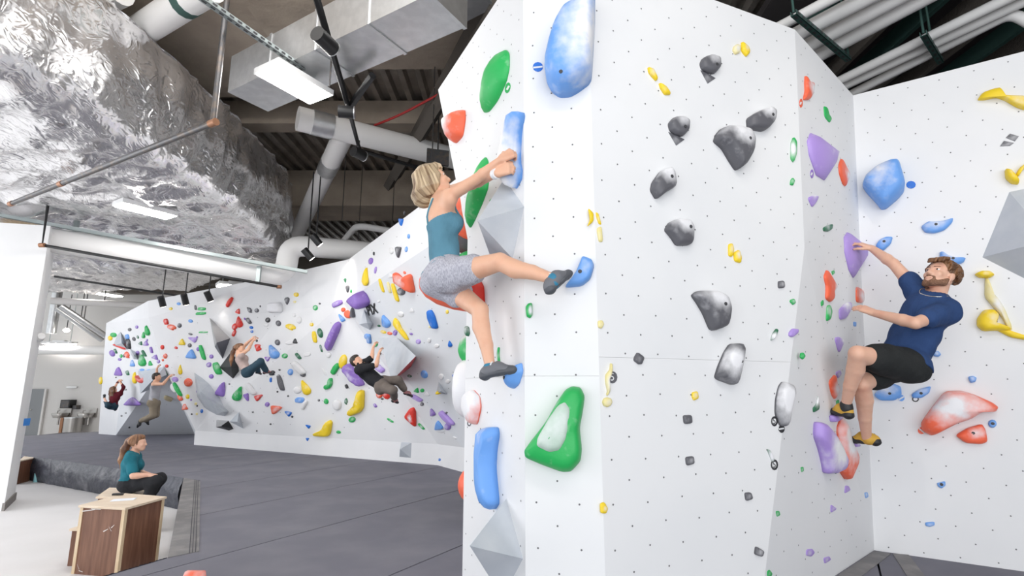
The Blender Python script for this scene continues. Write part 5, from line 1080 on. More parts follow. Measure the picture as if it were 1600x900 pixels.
mk('bottle_body', *tube([c, c+np.array([0, 0, .16]), c+np.array([0, 0, .19])], [.05, .05, .03], 12), M['cyan'], o, True); mk('cap', *tube([c+np.array([0, 0, .19]), c+np.array([0, 0, .23])], .03, 10), M['black'], o)
c = atZ(112, 850, FZ+.2); q = [c[:2]+np.array(s) for s in ((-.02, -.02), (.12, -.02), (.12, .4), (-.02, .4))]
wood_box([np.array([*p, 0]) for p in q], FZ, FZ+.35, 'low wooden box half hidden behind the tall wooden box', trim=False)
c = atZ(300, 916, 0); o = mk('climbing_hold', *tube([c+np.array([-.07, 0, .0]), c+np.array([-.03, 0, .05]), c+np.array([.05, 0, .05]), c+np.array([.08, 0, 0])], [.02, .05, .05, .02], 10), HM['o'], None, True, attr=[.3]*60); tag(o, 'loose red hold lying on the mat near the wooden box', 'climbing hold')
# ------------------------------------------------------------------ people: smooth distance fields turned into one skin
class Field:
    def __init__(s): s.p = []; s.cuts = []; s.holes = []
    def cone(s, a, b, r1, r2, k=.02, fl=None): s.p.append(('c', np.asarray(a, float), np.asarray(b, float), r1, r2, k, fl)); return s
    def ball(s, c, r, k=.02): return s.cone(c, np.asarray(c, float)+np.array([0, 0, 1e-4]), r, r, k)
    def ell(s, c, axes, rad, k=.02): s.p.append(('e', np.asarray(c, float), np.asarray(axes, float), np.asarray(rad, float), k)); return s
    def chain(s, P, r, k=.02, fl=None):
        for i in range(len(P)-1): s.cone(P[i], P[i+1], r[i], r[i+1], k, fl)
        return s
    def cut(s, p, n): s.cuts.append((np.asarray(p, float), unit(n))); return s
    def hole(s, a, b, r1, r2): s.holes.append((np.asarray(a, float), np.asarray(b, float), r1, r2)); return s
    def dist(s, p):
        d = 1.0
        for q in s.p:
            if q[0] == 'c':
                _, a, b, r1, r2, k, fl = q; pa = p-a; ba = b-a; sc = 1.0
                if fl is not None:
                    v, f = fl; v = unit(v); pa = pa+v*np.dot(pa, v)*(1/f-1); ba = ba+v*np.dot(ba, v)*(1/f-1); sc = min(1, f)**.5
                t = np.clip(np.dot(pa, ba)/max(np.dot(ba, ba), 1e-12), 0, 1); e = (np.linalg.norm(pa-t*ba)-(r1+(r2-r1)*t))*sc
            else:
                _, c, A, rad, k = q; L_ = (A@(p-c))/rad; n = np.linalg.norm(L_); e = n*(n-1)/max(np.linalg.norm(L_/rad), 1e-6)
            h = min(1, max(0, .5+.5*(d-e)/k)); d = d*(1-h)+e*h-k*h*(1-h)
        return d
    def snap(s, p, off):
        p = np.asarray(p, float)
        for _ in range(12):
            d = s.dist(p)-off; g = np.array([s.dist(p+e)-s.dist(p-e) for e in np.eye(3)*.003]); p = p-unit(g)*d*.8
        return p
    def mesh(s, cell, wob=None):
        lo = np.full(3, 1e9); hi = -lo; B = []
        for q in s.p:
            if q[0] == 'c': m = max(q[3], q[4]); l, h = np.minimum(q[1], q[2])-m, np.maximum(q[1], q[2])+m
            else: m = max(q[3]); l, h = q[1]-m, q[1]+m
            B.append((l, h)); lo = np.minimum(lo, l); hi = np.maximum(hi, h)
        lo -= 3*cell; hi += 3*cell; N = np.ceil((hi-lo)/cell).astype(int)+1
        D = np.full(N, .06, np.float32)
        ax = [lo[i]+np.arange(N[i])*cell for i in range(3)]
        for q, (l, h) in zip(s.p, B):
            k = q[5] if q[0] == 'c' else q[4]; pad = k+2.5*cell
            i0 = np.maximum(0, ((l-pad-lo)/cell).astype(int)); i1 = np.minimum(N, ((h+pad-lo)/cell).astype(int)+2)
            X, Y, Z = np.meshgrid(ax[0][i0[0]:i1[0]], ax[1][i0[1]:i1[1]], ax[2][i0[2]:i1[2]], indexing='ij')
            P = np.stack([X, Y, Z], -1)
            if q[0] == 'c':
                _, a, b, r1, r2, k, fl = q; pa = P-a; ba = b-a
                sc = 1.0
                if fl is not None:
                    v, f = fl; v = unit(v); ba_ = ba-v*np.dot(ba, v)
                    pa = pa+(pa@v)[..., None]*v*(1/f-1); ba = ba+v*np.dot(ba, v)*(1/f-1); sc = min(1, f)**.5
                t = np.clip((pa@ba)/max(np.dot(ba, ba), 1e-12), 0, 1)
                d = (np.linalg.norm(pa-t[..., None]*ba, axis=-1)-(r1+(r2-r1)*t))*sc
            else:
                _, c, A, rad, k = q; L_ = ((P-c)@A.T)/rad; n = np.linalg.norm(L_, axis=-1); g = np.linalg.norm(L_/rad, axis=-1)
                d = n*(n-1)/np.maximum(g, 1e-6)
            S = D[i0[0]:i1[0], i0[1]:i1[1], i0[2]:i1[2]]
            hh = np.clip(.5+.5*(S-d)/k, 0, 1); S[...] = S*(1-hh)+d*hh-k*hh*(1-hh)
        if s.cuts or wob or s.holes:
            X, Y, Z = np.meshgrid(*ax, indexing='ij')
            if wob: D += (wob[0]*(np.sin(X*wob[1]+Y*wob[1]*.7+1.3*np.sin(Z*wob[1]*.6))*np.sin(Z*wob[1]*.9+X*wob[1]*.4+1))).astype(np.float32)
            for p, n in s.cuts: D = np.maximum(D, ((X-p[0])*n[0]+(Y-p[1])*n[1]+(Z-p[2])*n[2]).astype(np.float32))
            for a, b, r1, r2 in s.holes:
                P = np.stack([X-a[0], Y-a[1], Z-a[2]], -1); ba = b-a; t = np.clip((P@ba)/np.dot(ba, ba), 0, 1)
                D = np.maximum(D, -(np.linalg.norm(P-t[..., None]*ba, axis=-1)-(r1+(r2-r1)*t)).astype(np.float32))
        return nets(D, lo, cell)
def nets(D, lo, cell):
    S = D < 0; cs = [(i, j, k) for i in (0, 1) for j in (0, 1) for k in (0, 1)]
    nx, ny, nz = np.array(D.shape)-1
    cnt = np.zeros((nx, ny, nz), np.int8)
    for i, j, k in cs: cnt += S[i:i+nx, j:j+ny, k:k+nz]
    act = np.argwhere((cnt > 0) & (cnt < 8)); idx = np.full((nx, ny, nz), -1, np.int64); idx[tuple(act.T)] = np.arange(len(act))
    vals = {c: D[act[:, 0]+c[0], act[:, 1]+c[1], act[:, 2]+c[2]] for c in cs}
    acc = np.zeros((len(act), 3)); num = np.zeros(len(act))
    for a in cs:
        for x in range(3):
            if a[x] == 0:
                b = list(a); b[x] = 1; b = tuple(b); va, vb = vals[a], vals[b]; m = (va < 0) != (vb < 0)
                t = np.where(m, va/np.where(m, va-vb, 1), 0); p = np.zeros((len(act), 3)); p[:] = a; p[:, x] = t
                acc[m] += p[m]; num += m
    V = lo+(act+acc/np.maximum(num, 1)[:, None])*cell
    Fc = []
    for x in range(3):
        o1, o2 = [(1, 2), (2, 0), (0, 1)][x]
        sl0 = [slice(1, -1)]*3; sl0[x] = slice(0, -1); sl1 = list(sl0); sl1[x] = slice(1, None)
        A_, B_ = S[tuple(sl0)], S[tuple(sl1)]; e = np.argwhere(A_ != B_)
        if not len(e): continue
        inn = A_[tuple(e.T)]; base = e.copy(); base[:, o1] += 1; base[:, o2] += 1
        q = []
        for d1, d2 in ((0, 0), (-1, 0), (-1, -1), (0, -1)):
            c = base.copy(); c[:, o1] += d1; c[:, o2] += d2; q.append(idx[c[:, 0], c[:, 1], c[:, 2]])
        q = np.stack(q, 1); q[~inn] = q[~inn][:, ::-1]; Fc.append(q)
    return V, np.vstack(Fc)
def relax(V, Fc, it=3, lam=.5):
    E = np.vstack([Fc[:, [0, 1]], Fc[:, [1, 2]], Fc[:, [2, 3]], Fc[:, [3, 0]]]); n = len(V)
    deg = np.bincount(E[:, 0], minlength=n)+np.bincount(E[:, 1], minlength=n)
    for k in range(it*2):
        S = np.stack([np.bincount(E[:, 0], V[E[:, 1], a], n)+np.bincount(E[:, 1], V[E[:, 0], a], n) for a in range(3)], 1)/np.maximum(deg, 1)[:, None]
        V = V+(S-V)*(lam if k % 2 == 0 else -lam*1.04)
    return V
def skin_obj(name, fld, cell, mt, parent, wob=None, hair=None, sm=0):
    V, Fc = fld.mesh(cell, wob); at = None
    if sm: V = relax(V, Fc, sm)
    if hair:                       # strand value per vertex: runs around the crown
        P, A, fq = hair; c = P(0, -.02, .03); Lc = (V-c)@A.T; ang = np.arctan2(Lc[:, 0], -Lc[:, 1]); at = []
        for a_, l_ in zip(ang, Lc): at.append(min(1, max(0, .5+.75*noise.noise((a_*fq, l_[2]*5, 1.7))+.55*noise.noise((a_*fq*3.1, l_[2]*9, 7.7)))))
    return mk(name, V, Fc, mt, parent, True, attr=at)
def hand(fd, wrist, d, pn, side, s=1., curl=1., k=.006, spread=.0, curls=(42, 55, 35)):
    """palm, four fingers and a thumb; d: wrist to knuckles, pn: towards the palm side, side: towards the thumb"""
    d = unit(d); pn = unit(np.asarray(pn)-d*np.dot(pn, d)); sd_ = np.cross(d, pn); sd_ = sd_ if np.dot(sd_, side) > 0 else -sd_
    w = np.asarray(wrist, float); tips = []
    for i, (o, L_, r) in enumerate(((.030, .070, .0088), (.010, .078, .0092), (-.010, .073, .0088), (-.028, .058, .0078))):
        kn = w+d*(.088-.004*abs(i-1))*s+sd_*o*s
        fd.cone(w+d*.015*s+sd_*o*.55*s, kn, .016*s, .0125*s, k*2.2)
        p = kn; a = 0; fdirs = unit(d+sd_*o*spread*10)
        for seg, (fr, cu) in enumerate(zip((.46, .30, .24), curls)):
            a += R(cu)*curl; v = fdirs*math.cos(a)+pn*math.sin(a); q = p+v*L_*fr*s
            fd.cone(p, q, r*s*(1-.07*seg), r*s*(.93-.07*seg), k*.7); p = q
        tips.append(p)
    t0 = w+d*.02*s+sd_*.022*s+pn*.006*s; t1 = t0+unit(sd_*.75+d*.75+pn*.35)*.045*s; t2 = t1+unit(d*.9+pn*.5*curl+sd_*.15)*.034*s; t3 = t2+unit(d*.85+pn*.9*curl-sd_*.1)*.026*s
    fd.cone(t0, t1, .016*s, .0125*s, k*2).cone(t1, t2, .0115*s, .0105*s, k).cone(t2, t3, .0105*s, .0085*s, k)
    return tips
def head(fd, c, f, u, s=1., male=False):
    """c: centre of the head at eye height, f: facing, u: crown"""
    f = unit(f); u = unit(np.asarray(u)-f*np.dot(u, f)); r = np.cross(f, u); A = np.array([r, f, u])
    P = lambda x, y, z: c+(r*x+f*y+u*z)*s
    fd.ell(P(0, -.012, .022), A, np.array([.074, .094, .088])*s, .012)
    fd.ell(P(0, .030, -.035), A, np.array([.058, .058, .062])*s, .02)
    fd.ell(P(0, .050, -.083), A, np.array([.034, .032, .026])*s*(1.08 if male else 1), .022)
    for q in (-1, 1):
        fd.cone(P(q*.058, -.005, -.055), P(q*.022, .052, -.085), .02*s, .02*s, .02)
        fd.ell(P(q*.034, .060, -.028), A, np.array([.026, .02, .024])*s, .015)
        fd.cone(P(q*.014, .077, .018), P(q*.042, .066, .018), .010*s, .009*s, .012)
        fd.ell(P(q*.077, -.012, -.012), A, np.array([.010, .021, .032])*s, .006)
        fd.ell(P(q*.080, -.018, -.006), A, np.array([.008, .014, .022])*s, .004)
    fd.cone(P(0, .083, .008), P(0, .099, -.032), .008*s, .0125*s, .010)
    for q in (-1, 1): fd.ball(P(q*.012, .090, -.036), .009*s, .008)
    fd.cone(P(-.018, .078, -.060), P(.018, .078, -.060), .008*s, .008*s, .008); fd.cone(P(-.015, .076, -.070), P(.015, .076, -.070), .0085*s, .0085*s, .008)
    return P, A
def face_parts(P, A, root, s, browm, lipm):
    for q in (-1, 1):
        f = Field().ell(P(q*.031, .0695, .004), A, np.array([.0135, .010, .0075])*s, .002); skin_obj('eye', f, .0022*s, M['eyew'], root)
        f = Field().ell(P(q*.031, .0775, .004), A, np.array([.006, .004, .0062])*s, .002); skin_obj('iris', f, .0016*s, M['eyed'], root)
        f = Field().cone(P(q*.014, .085, .021), P(q*.044, .072, .024), .0042*s, .003*s, .004); skin_obj('eyebrow', f, .002*s, browm, root)
    f = Field().cone(P(-.020, .081, -.062), P(.020, .081, -.062), .0052*s, .0052*s, .004).cone(P(-.015, .081, -.071), P(.015, .081, -.071), .006*s, .006*s, .004); skin_obj('lips', f, .0022*s, lipm, root)
def leg(fd, h, kn, an, s, off=0, bulge=None, top=.088):
    fd.chain([h, (h+kn)/2, kn], [top*s+off, .074*s+off, .056*s+off], .009)
    d = unit(an-kn); c = kn+(an-kn)*.30+(bulge if bulge is not None else 0)
    fd.chain([kn, c, kn+(an-kn)*.62, an], [.054*s+off, .056*s+off, .043*s+off, .031*s+off], .009)
def arm(fd, sh, el, wr_, s, off=0, r=1.):
    fd.chain([sh, sh+(el-sh)*.5, el], [.050*s*r+off, .045*s*r+off, .038*s*r+off], .009)
    fd.chain([el, el+(wr_-el)*.28, wr_], [.038*s*r+off, .040*s*r+off, .026*s*r+off], .009)
def shoe(root, an, heel, toe, upv, s, mt, solem, name='climbing_shoe', laces=None, sock=None):
    d = unit(toe-heel); upv = unit(upv-d*np.dot(upv, d)); L_ = np.linalg.norm(toe-heel); sd_ = np.cross(d, upv)
    f = Field(); f.cone(heel+upv*.028*s, heel+d*L_*.45+upv*.036*s, .031*s, .038*s, .02, (sd_, .95)); f.cone(heel+d*L_*.45+upv*.032*s, toe-d*.022*s+upv*.010*s, .038*s, .022*s, .02)
    f.cone(heel+d*.025*s+upv*.035*s, an-(an-heel)*.25, .034*s, .036*s, .02)
    o = skin_obj(name, f, .006*s, mt, root)
    g = Field(); g.cone(heel+upv*.012*s, heel+d*L_*.5+upv*.012*s, .033*s, .040*s, .012, (upv, .45)); g.cone(heel+d*L_*.5+upv*.011*s, toe-d*.02*s+upv*.006*s, .040*s, .025*s, .012, (upv, .5)); g.cone(toe-d*.035*s+upv*.012*s, toe-d*.018*s+upv*.01*s, .027*s, .024*s, .01); g.ball(heel+upv*.02*s, .034*s, .01)
    skin_obj('sole', g, .006*s, solem, o)
    if laces:
        g = Field()
        for t in (.30, .40, .50):
            p = heel+d*L_*t+upv*(.075-.03*(t-.3)/.2)*s; g.cone(p-sd_*.024*s-upv*.012*s, p+upv*.004*s, .006*s, .006*s, .004); g.cone(p+upv*.004*s, p+sd_*.024*s-upv*.012*s, .006*s, .006*s, .004)
        skin_obj('laces', g, .004*s, laces, o)
    if sock:
        g = Field().cone(an-(an-heel)*.30, an-(an-heel)*.06, .0385*s, .0375*s, .01); skin_obj('cuff', g, .005*s, sock, o)
    return o
def torso(fd, J, s, off=0, parts='all', w=1., fem=False):
    """pelvis, waist and rib cage; flattened front to back"""
    pel, chest, neck = J['pel'], J['chest'], J['neck']; r = unit(J['Rs']-J['Ls']); upv = unit(neck-pel); f = unit(np.cross(upv, r))
    rp = unit(J['Rh']-J['Lh']); fp = unit(np.cross(unit(chest-pel), rp)); mid = (pel+chest)/2
    if parts in ('all', 'up'):
        fd.cone(mid-upv*.02, chest, (.118 if fem else .135)*s*w+off, .140*s*w+off, .04, (f, .72))
        fd.cone(chest, chest+(neck-chest)*.55, .140*s*w+off, .11*s*w+off, .04, (f, .70))
        for q in ('Rs', 'Ls'):
            fd.cone(chest+(neck-chest)*.75, J[q], .062*s+off, .054*s+off, .04); fd.cone(chest, J[q]-upv*.03*s, .09*s+off, .05*s+off, .04, (f, .8))
        if fem:
            for q in (-1, 1): fd.ball(chest+r*q*.065*s+f*.075*s-upv*.01*s, .058*s+off, .04)
    if parts in ('all', 'low', 'waist'):
        fd.cone(pel+upv*.03, mid, .125*s*w+off, (.112 if fem else .13)*s*w+off, .04, (fp, .76))
    if parts in ('all', 'low'):
        fd.cone(J['Rh'], J['Lh'], .098*s+off, .098*s+off, .04)
        for q in ('Rh', 'Lh'): fd.ball(J[q]-fp*.055*s, .085*s+off, .05)
    if parts == 'all': fd.cone(neck-upv*.03, J['headb'], .055*s, .052*s, .03)
    return f, upv, r
def px(x, y, Y): return atY(x, y, Y)
def L3(a, b): return float(np.linalg.norm(a-b))
CHECK = []
def limbs(nm, J):
    CHECK.append(nm+' '+' '.join(f'{a}-{b}:{L3(J[a], J[b]):.2f}' for a, b in (('neck', 'pel'), ('Rs', 'Ls'), ('Rs', 'Re'), ('Re', 'Rw'), ('Ls', 'Le'), ('Le', 'Lw'), ('Rh', 'Rk'), ('Rk', 'Ra'), ('Lh', 'Lk'), ('Lk', 'La'))))
nrm = lambda *v: unit(np.array(v, float))
# ================================================================== woman on the column
J = dict(pel=px(697, 432, 3.18), chest=px(690, 345, 3.22), neck=px(690, 306, 3.22), Rs=px(702, 307, 3.08), Ls=px(700, 300, 3.40), Re=px(746, 277, 2.90), Rw=px(782, 250, 2.87),
         Le=px(746, 292, 3.08), Lw=px(776, 271, 2.89), Rh=px(706, 430, 3.09), Lh=px(692, 440, 3.28), Rk=px(781, 409, 2.84), Ra=px(865, 436, 2.70), Lk=px(750, 484, 3.06), La=px(766, 574, 3.0))
HD = px(677, 282, 3.22); J['headb'] = px(682, 296, 3.22)
for q in 'RL': J[q+'e'] = J[q+'s']*.46+J[q+'w']*.54+np.array([0, 0, -.012])
limbs('woman', J)
base = up(J['pel'], 0); WO = empty('person', base, 'blonde woman in teal tank top and grey shorts climbing the white column', 'person')
s = .93; fd = Field(); f, u_, r_ = torso(fd, J, s, 0, 'all', .93, True)
for a, b, c in (('Rs', 'Re', 'Rw'), ('Ls', 'Le', 'Lw')): arm(fd, J[a], J[b], J[c], s, 0, .88)
for a, b, c in (('Rh', 'Rk', 'Ra'), ('Lh', 'Lk', 'La')):
    bl = -unit(np.cross(np.cross(J[a]-J[b], J[c]-J[b]), J[c]-J[b]))*.0
    v = unit((J[a]-J[b])-unit(J[c]-J[b])*np.dot(J[a]-J[b], unit(J[c]-J[b]))); leg(fd, J[a], J[b], J[c], s*.97, 0, v*.014)
hf, hu = nrm(.86, .18, .40), nrm(-.38, 0, .92); PH_, AH = head(fd, HD, hf, hu, .96)
rl = np.array([.04, 0, 0])
hd = unit(px(800, 239, 2.87)-J['Rw']); hand(fd, J['Rw'], hd, nrm(.25, .9, -.2), nrm(0, 0, 1), .92, 1.0, curls=(50, 55, 35))
hd = unit(px(797, 262, 2.85)-J['Lw']); hand(fd, J['Lw'], hd, nrm(.3, .9, .0), nrm(0, 0, 1), .92, 1.0, curls=(50, 50, 35))
for a, h, t in (('Ra', (862, 452), (889, 428)), ('La', (763, 590), (800, 577))):
    pass
skin_obj('body', fd, .006, M['skin'], WO, sm=3); face_parts(PH_, AH, WO, .96, M['brownhair'], M['lip'])
# tank top
t = Field(); torso(t, J, s, .012, 'up', .93, True); torso(t, J, s, .014, 'low', .95, True)
wl = J['pel']+(J['chest']-J['pel'])*.12; t.cut(wl, J['pel']-J['chest']); t.cut(J['chest']-u_*.02, u_*.96+f*-.22)
skin_obj('tank_top', t, .0052, M['teal_tank'], WO, (.003, 40), sm=2)
for q in (-1, 1):
    for nm_, xo, rad_, mm_ in (('shoulder_strap', .088, .007, 'teal_tank'), ('bra_strap', .066, .0045, 'cream')):
        P_ = [J['chest']+r_*q*xo*w_+u_*z_+f*y_ for w_, z_, y_ in ((1, -.03, -.14), (1, .0, -.14), (.97, .05, -.13), (.92, .10, -.09), (.9, .15, -.03), (.9, .15, .03), (.95, .09, .10), (1, .03, .14), (1, -.02, .15))]
        mk(nm_, *tube([fd.snap(p, .003) for p in P_], rad_, 8), M[mm_], WO, True)
# shorts
t = Field(); torso(t, J, s, .016, 'low', 1.0, True)
for a, b in (('Rh', 'Rk'), ('Lh', 'Lk')): t.cone(J[a], J[a]+(J[b]-J[a])*.42, .108*s, .098*s, .03)
t.cut(J['pel']+(J['chest']-J['pel'])*.26, J['chest']-J['pel'])
sh_ = skin_obj('shorts', t, .0075, M['grey_shorts'], WO, (.004, 45))
p = J['pel']+(J['chest']-J['pel'])*.24; fp = unit(np.cross(unit(J['chest']-J['pel']), unit(J['Rh']-J['Lh'])))
mk('drawstring', *tube([p+fp*.11-r_*-.05, p+fp*.125+r_*.08+u_*.01, p+fp*.115+r_*.10-u_*.012, p+fp*.12+r_*.06-u_*.004], .006, 6), M['lightgrey'], sh_, True)
# hair: a blonde bob
h = Field(); P = PH_
h.ell(P(0, -.026, .028), AH, np.array([.086, .096, .090])*.96, .01)
h.ell(P(0, .008, .066), AH, np.array([.074, .080, .048])*.96, .012)
for x_ in (-.05, -.025, 0, .025, .05): h.chain([P(x_*.8, .050, .092), P(x_, .072, .066), P(x_*1.1, .079, .040)], [.011, .009, .005], .01)
dn = unit(np.array([-.10, 0, -1.0]))
h.cone(P(0, -.055, .0), P(0, -.055, .0)+dn*.105, .078, .062, .03)
rn = random.Random(3)
for i in range(64):
    a = (i/63*2-1)*math.pi*.80; R0 = .084
    x, y = math.sin(a)*R0, -math.cos(a)*(R0+.020)-.018
    y = min(y, .030)
    top = P(x*.25, y*.35-.015, .110); m0 = P(x*.8, y*.85-.004, .070); m1 = P(x*1.02, y*1.0, .0); Ln = rn.uniform(.122, .132)
    e = m1+dn*Ln*.92-unit(m1-P(0, -.03, 0))*.014; rr = rn.uniform(.0095, .013)
    h.chain([top, m0, m1, m1+dn*Ln*.5+unit(m1-P(0, -.03, 0))*.010, e], [rr*.6, rr, rr*1.1, rr, rr*.5], .010)
skin_obj('hair', h, .0048, M['blonde'], WO, None, (PH_, AH, 6.5), 2)
for a, heel, toe, uv in (('Ra', px(863, 455, 2.70), px(893, 427, 2.745), nrm(-.75, -.3, .65)), ('La', px(759, 591, 3.0), px(806, 579, 2.93), nrm(0, 0, 1))):
    shoe(WO, J[a], heel, toe, uv, 1.0, M['shoe_grey'], M['rubber_grey'], laces=M['shoe_white'], sock=M['shoe_teal'])
    g = Field()
c_ = J['Lw']-unit(J['Lw']-J['Le'])*.012; d_ = unit(J['Lw']-J['Le']); o = mk('wristwatch', *tube([c_-d_*.014, c_+d_*.014], .031, 16), M['watch'], WO, True)
# ================================================================== man in the corner
J = dict(pel=px(1408, 566, 3.80), chest=px(1446, 490, 3.76), neck=px(1462, 470, 3.76), Rs=px(1434, 455, 3.88), Ls=px(1481, 486, 3.63), Re=px(1396, 412, 3.98), Rw=px(1362, 388, 4.16),
         Le=px(1430, 505, 3.52), Lw=px(1366, 489, 3.78), Rh=px(1398, 566, 3.90), Lh=px(1416, 570, 3.70), Lk=px(1340, 553, 3.56), La=px(1322, 632, 3.80), Rk=px(1347, 600, 3.75), Ra=px(1354, 684, 3.98))
HD = px(1468, 431, 3.74); J['headb'] = px(1470, 446, 3.75); limbs('man', J)
MA = empty('person', up(J['pel'], 0), 'bearded man in navy T-shirt and black shorts climbing in the corner', 'person')
s = 1.0; fd = Field(); f, u_, r_ = torso(fd, J, s, 0, 'all', .98)
for a, b, c in (('Rs', 'Re', 'Rw'), ('Ls', 'Le', 'Lw')): arm(fd, J[a], J[b], J[c], s, 0, 1.02)
for a, b, c in (('Rh', 'Rk', 'Ra'), ('Lh', 'Lk', 'La')):
    v = unit((J[a]-J[b])-unit(J[c]-J[b])*np.dot(J[a]-J[b], unit(J[c]-J[b]))); leg(fd, J[a], J[b], J[c], s*.98, 0, v*.012)
hf, hu = nrm(-.80, -.30, .46), nrm(.46, .05, .88); PH_, AH = head(fd, HD, hf, hu, 1.03, True)
hd = unit(px(1344, 381, 4.2)-J['Rw']); hand(fd, J['Rw'], hd, nrm(.1, .3, -.9), nrm(-.2, -.9, 0), 1.0, .75, curls=(25, 45, 35))
hd = unit(px(1342, 480, 3.86)-J['Lw']); hand(fd, J['Lw'], hd, nrm(-.1, .85, -.3), nrm(0, 0, 1), 1.0, .5, curls=(25, 35, 25), spread=.12)
skin_obj('body', fd, .0062, M['skin2'], MA, sm=3); face_parts(PH_, AH, MA, 1.03, M['brownhair'], M['lip'])
P = PH_
b = Field()
for q in (-1, 1):
    b.cone(P(q*.066, .002, -.040), P(q*.057, .018, -.072), .012, .021, .012); b.cone(P(q*.057, .018, -.072), P(q*.022, .057, -.092), .021, .0235, .02)
    b.cone(P(q*.028, .079, -.057), P(q*.006, .089, -.0495), .0045, .006, .006); b.cone(P(q*.030, .075, -.060), P(q*.024, .066, -.086), .008, .014, .01)
b.cone(P(-.02, .060, -.091), P(.02, .060, -.091), .0225, .0225, .015)
skin_obj('beard', b, .005, M['beard'], MA, (.0012, 260))
h = Field(); h.ell(P(0, -.03, .042), AH, np.array([.092, .098, .086]), .012)
rn = random.Random(8)
for i in range(300):
    a = rn.uniform(-1, 1)*math.pi; el_ = rn.uniform(-.35, 1.25); x, y, z = math.sin(a)*math.cos(el_), -math.cos(a)*math.cos(el_), math.sin(el_)
    if y > .55 and z < .55: continue
    if z < 0 and y > -.15: continue
    c = P(x*.092, y*.098-.028, z*.088+.035); v = unit(AH.T@np.array([x, y, z])); t_ = unit(np.cross(v, [rn.uniform(-1, 1), rn.uniform(-1, 1), .4])); rr = rn.uniform(.007, .011)
    h.chain([c-t_*.022, c+v*.006, c+t_*.024+v*.002+np.array([0, 0, -.008])], [rr*.8, rr, rr*.5], .006)
for i in range(16):
    x = rn.uniform(-.06, .06); h.chain([P(x, .05, .105), P(x*1.05, .085, .085), P(x*1.15+rn.uniform(-.01, .01), .094, .060)], [.013, .011, .005], .006)
skin_obj('hair', h, .0055, M['brownhair'], MA, None, (PH_, AH, 5.), 2)
t = Field(); torso(t, J, s, .018, 'up', .98); torso(t, J, s, .022, 'low', 1.0)
t.cone(J['pel']+u_*.02, (J['pel']+J['chest'])/2, .145, .15, .04, (f, .78))
for a, b_ in (('Rs', 'Re'), ('Ls', 'Le')): t.cone(J[a], J[a]+(J[b_]-J[a])*(.34 if a == 'Rs' else .60), .068, .074, .035); t.cut(J[a]+(J[b_]-J[a])*(.44 if a == 'Rs' else .72), (J[b_]-J[a])) if a == 'Rs' and False else None
t.cut(J['pel']-u_*.005, -u_); t.hole(J['neck']+f*.015-u_*.012, J['neck']+u_*.2+f*.05, .066, .09)
for a, b_ in (('Rs', 'Re'), ('Ls', 'Le')): pass
skin_obj('t_shirt', t, .007, M['navy'], MA, (.006, 26), sm=2)
ck_ = J['neck']+u_*.0; R_ = .088; P_ = [t.snap(ck_+r_*math.sin(a)*R_*.95+f*math.cos(a)*R_+u_*(-.045*max(0, math.cos(a))), .005) for a in np.linspace(0, 2*math.pi, 25)]
mk('necklace', *tube(P_, .0035, 6), M['chain'], MA, True)
t = Field(); torso(t, J, s, .014, 'low', 1.0)
for a, b_, k_ in (('Rh', 'Rk', .62), ('Lh', 'Lk', .60)): t.cone(J[a], J[a]+(J[b_]-J[a])*k_, .118, .105, .03)
t.cut(J['pel']+u_*.10, u_)
so = skin_obj('shorts', t, .0075, M['blackcloth'], MA, (.006, 30), sm=2)
c = J['Lh']+(J['Lk']-J['Lh'])*.3; v = nrm(-.1, -1, .1)
mk('logo_patch', *box(px(1398, 557, 3.575), (.03, .006, .012)), M['shoe_yellow'], so)
for a, heel, toe, uv in (('La', px(1325, 652, 3.80), px(1299, 644, 3.93), nrm(.1, -.2, 1)), ('Ra', px(1368, 694, 3.97), px(1328, 689, 4.10), nrm(0, -.1, 1))):
    shoe(MA, J[a], heel, toe, uv, 1.08, M['shoe_yellow'], M['rubber'], laces=M['rubber'], sock=M['rubber'] if a == 'La' else None)
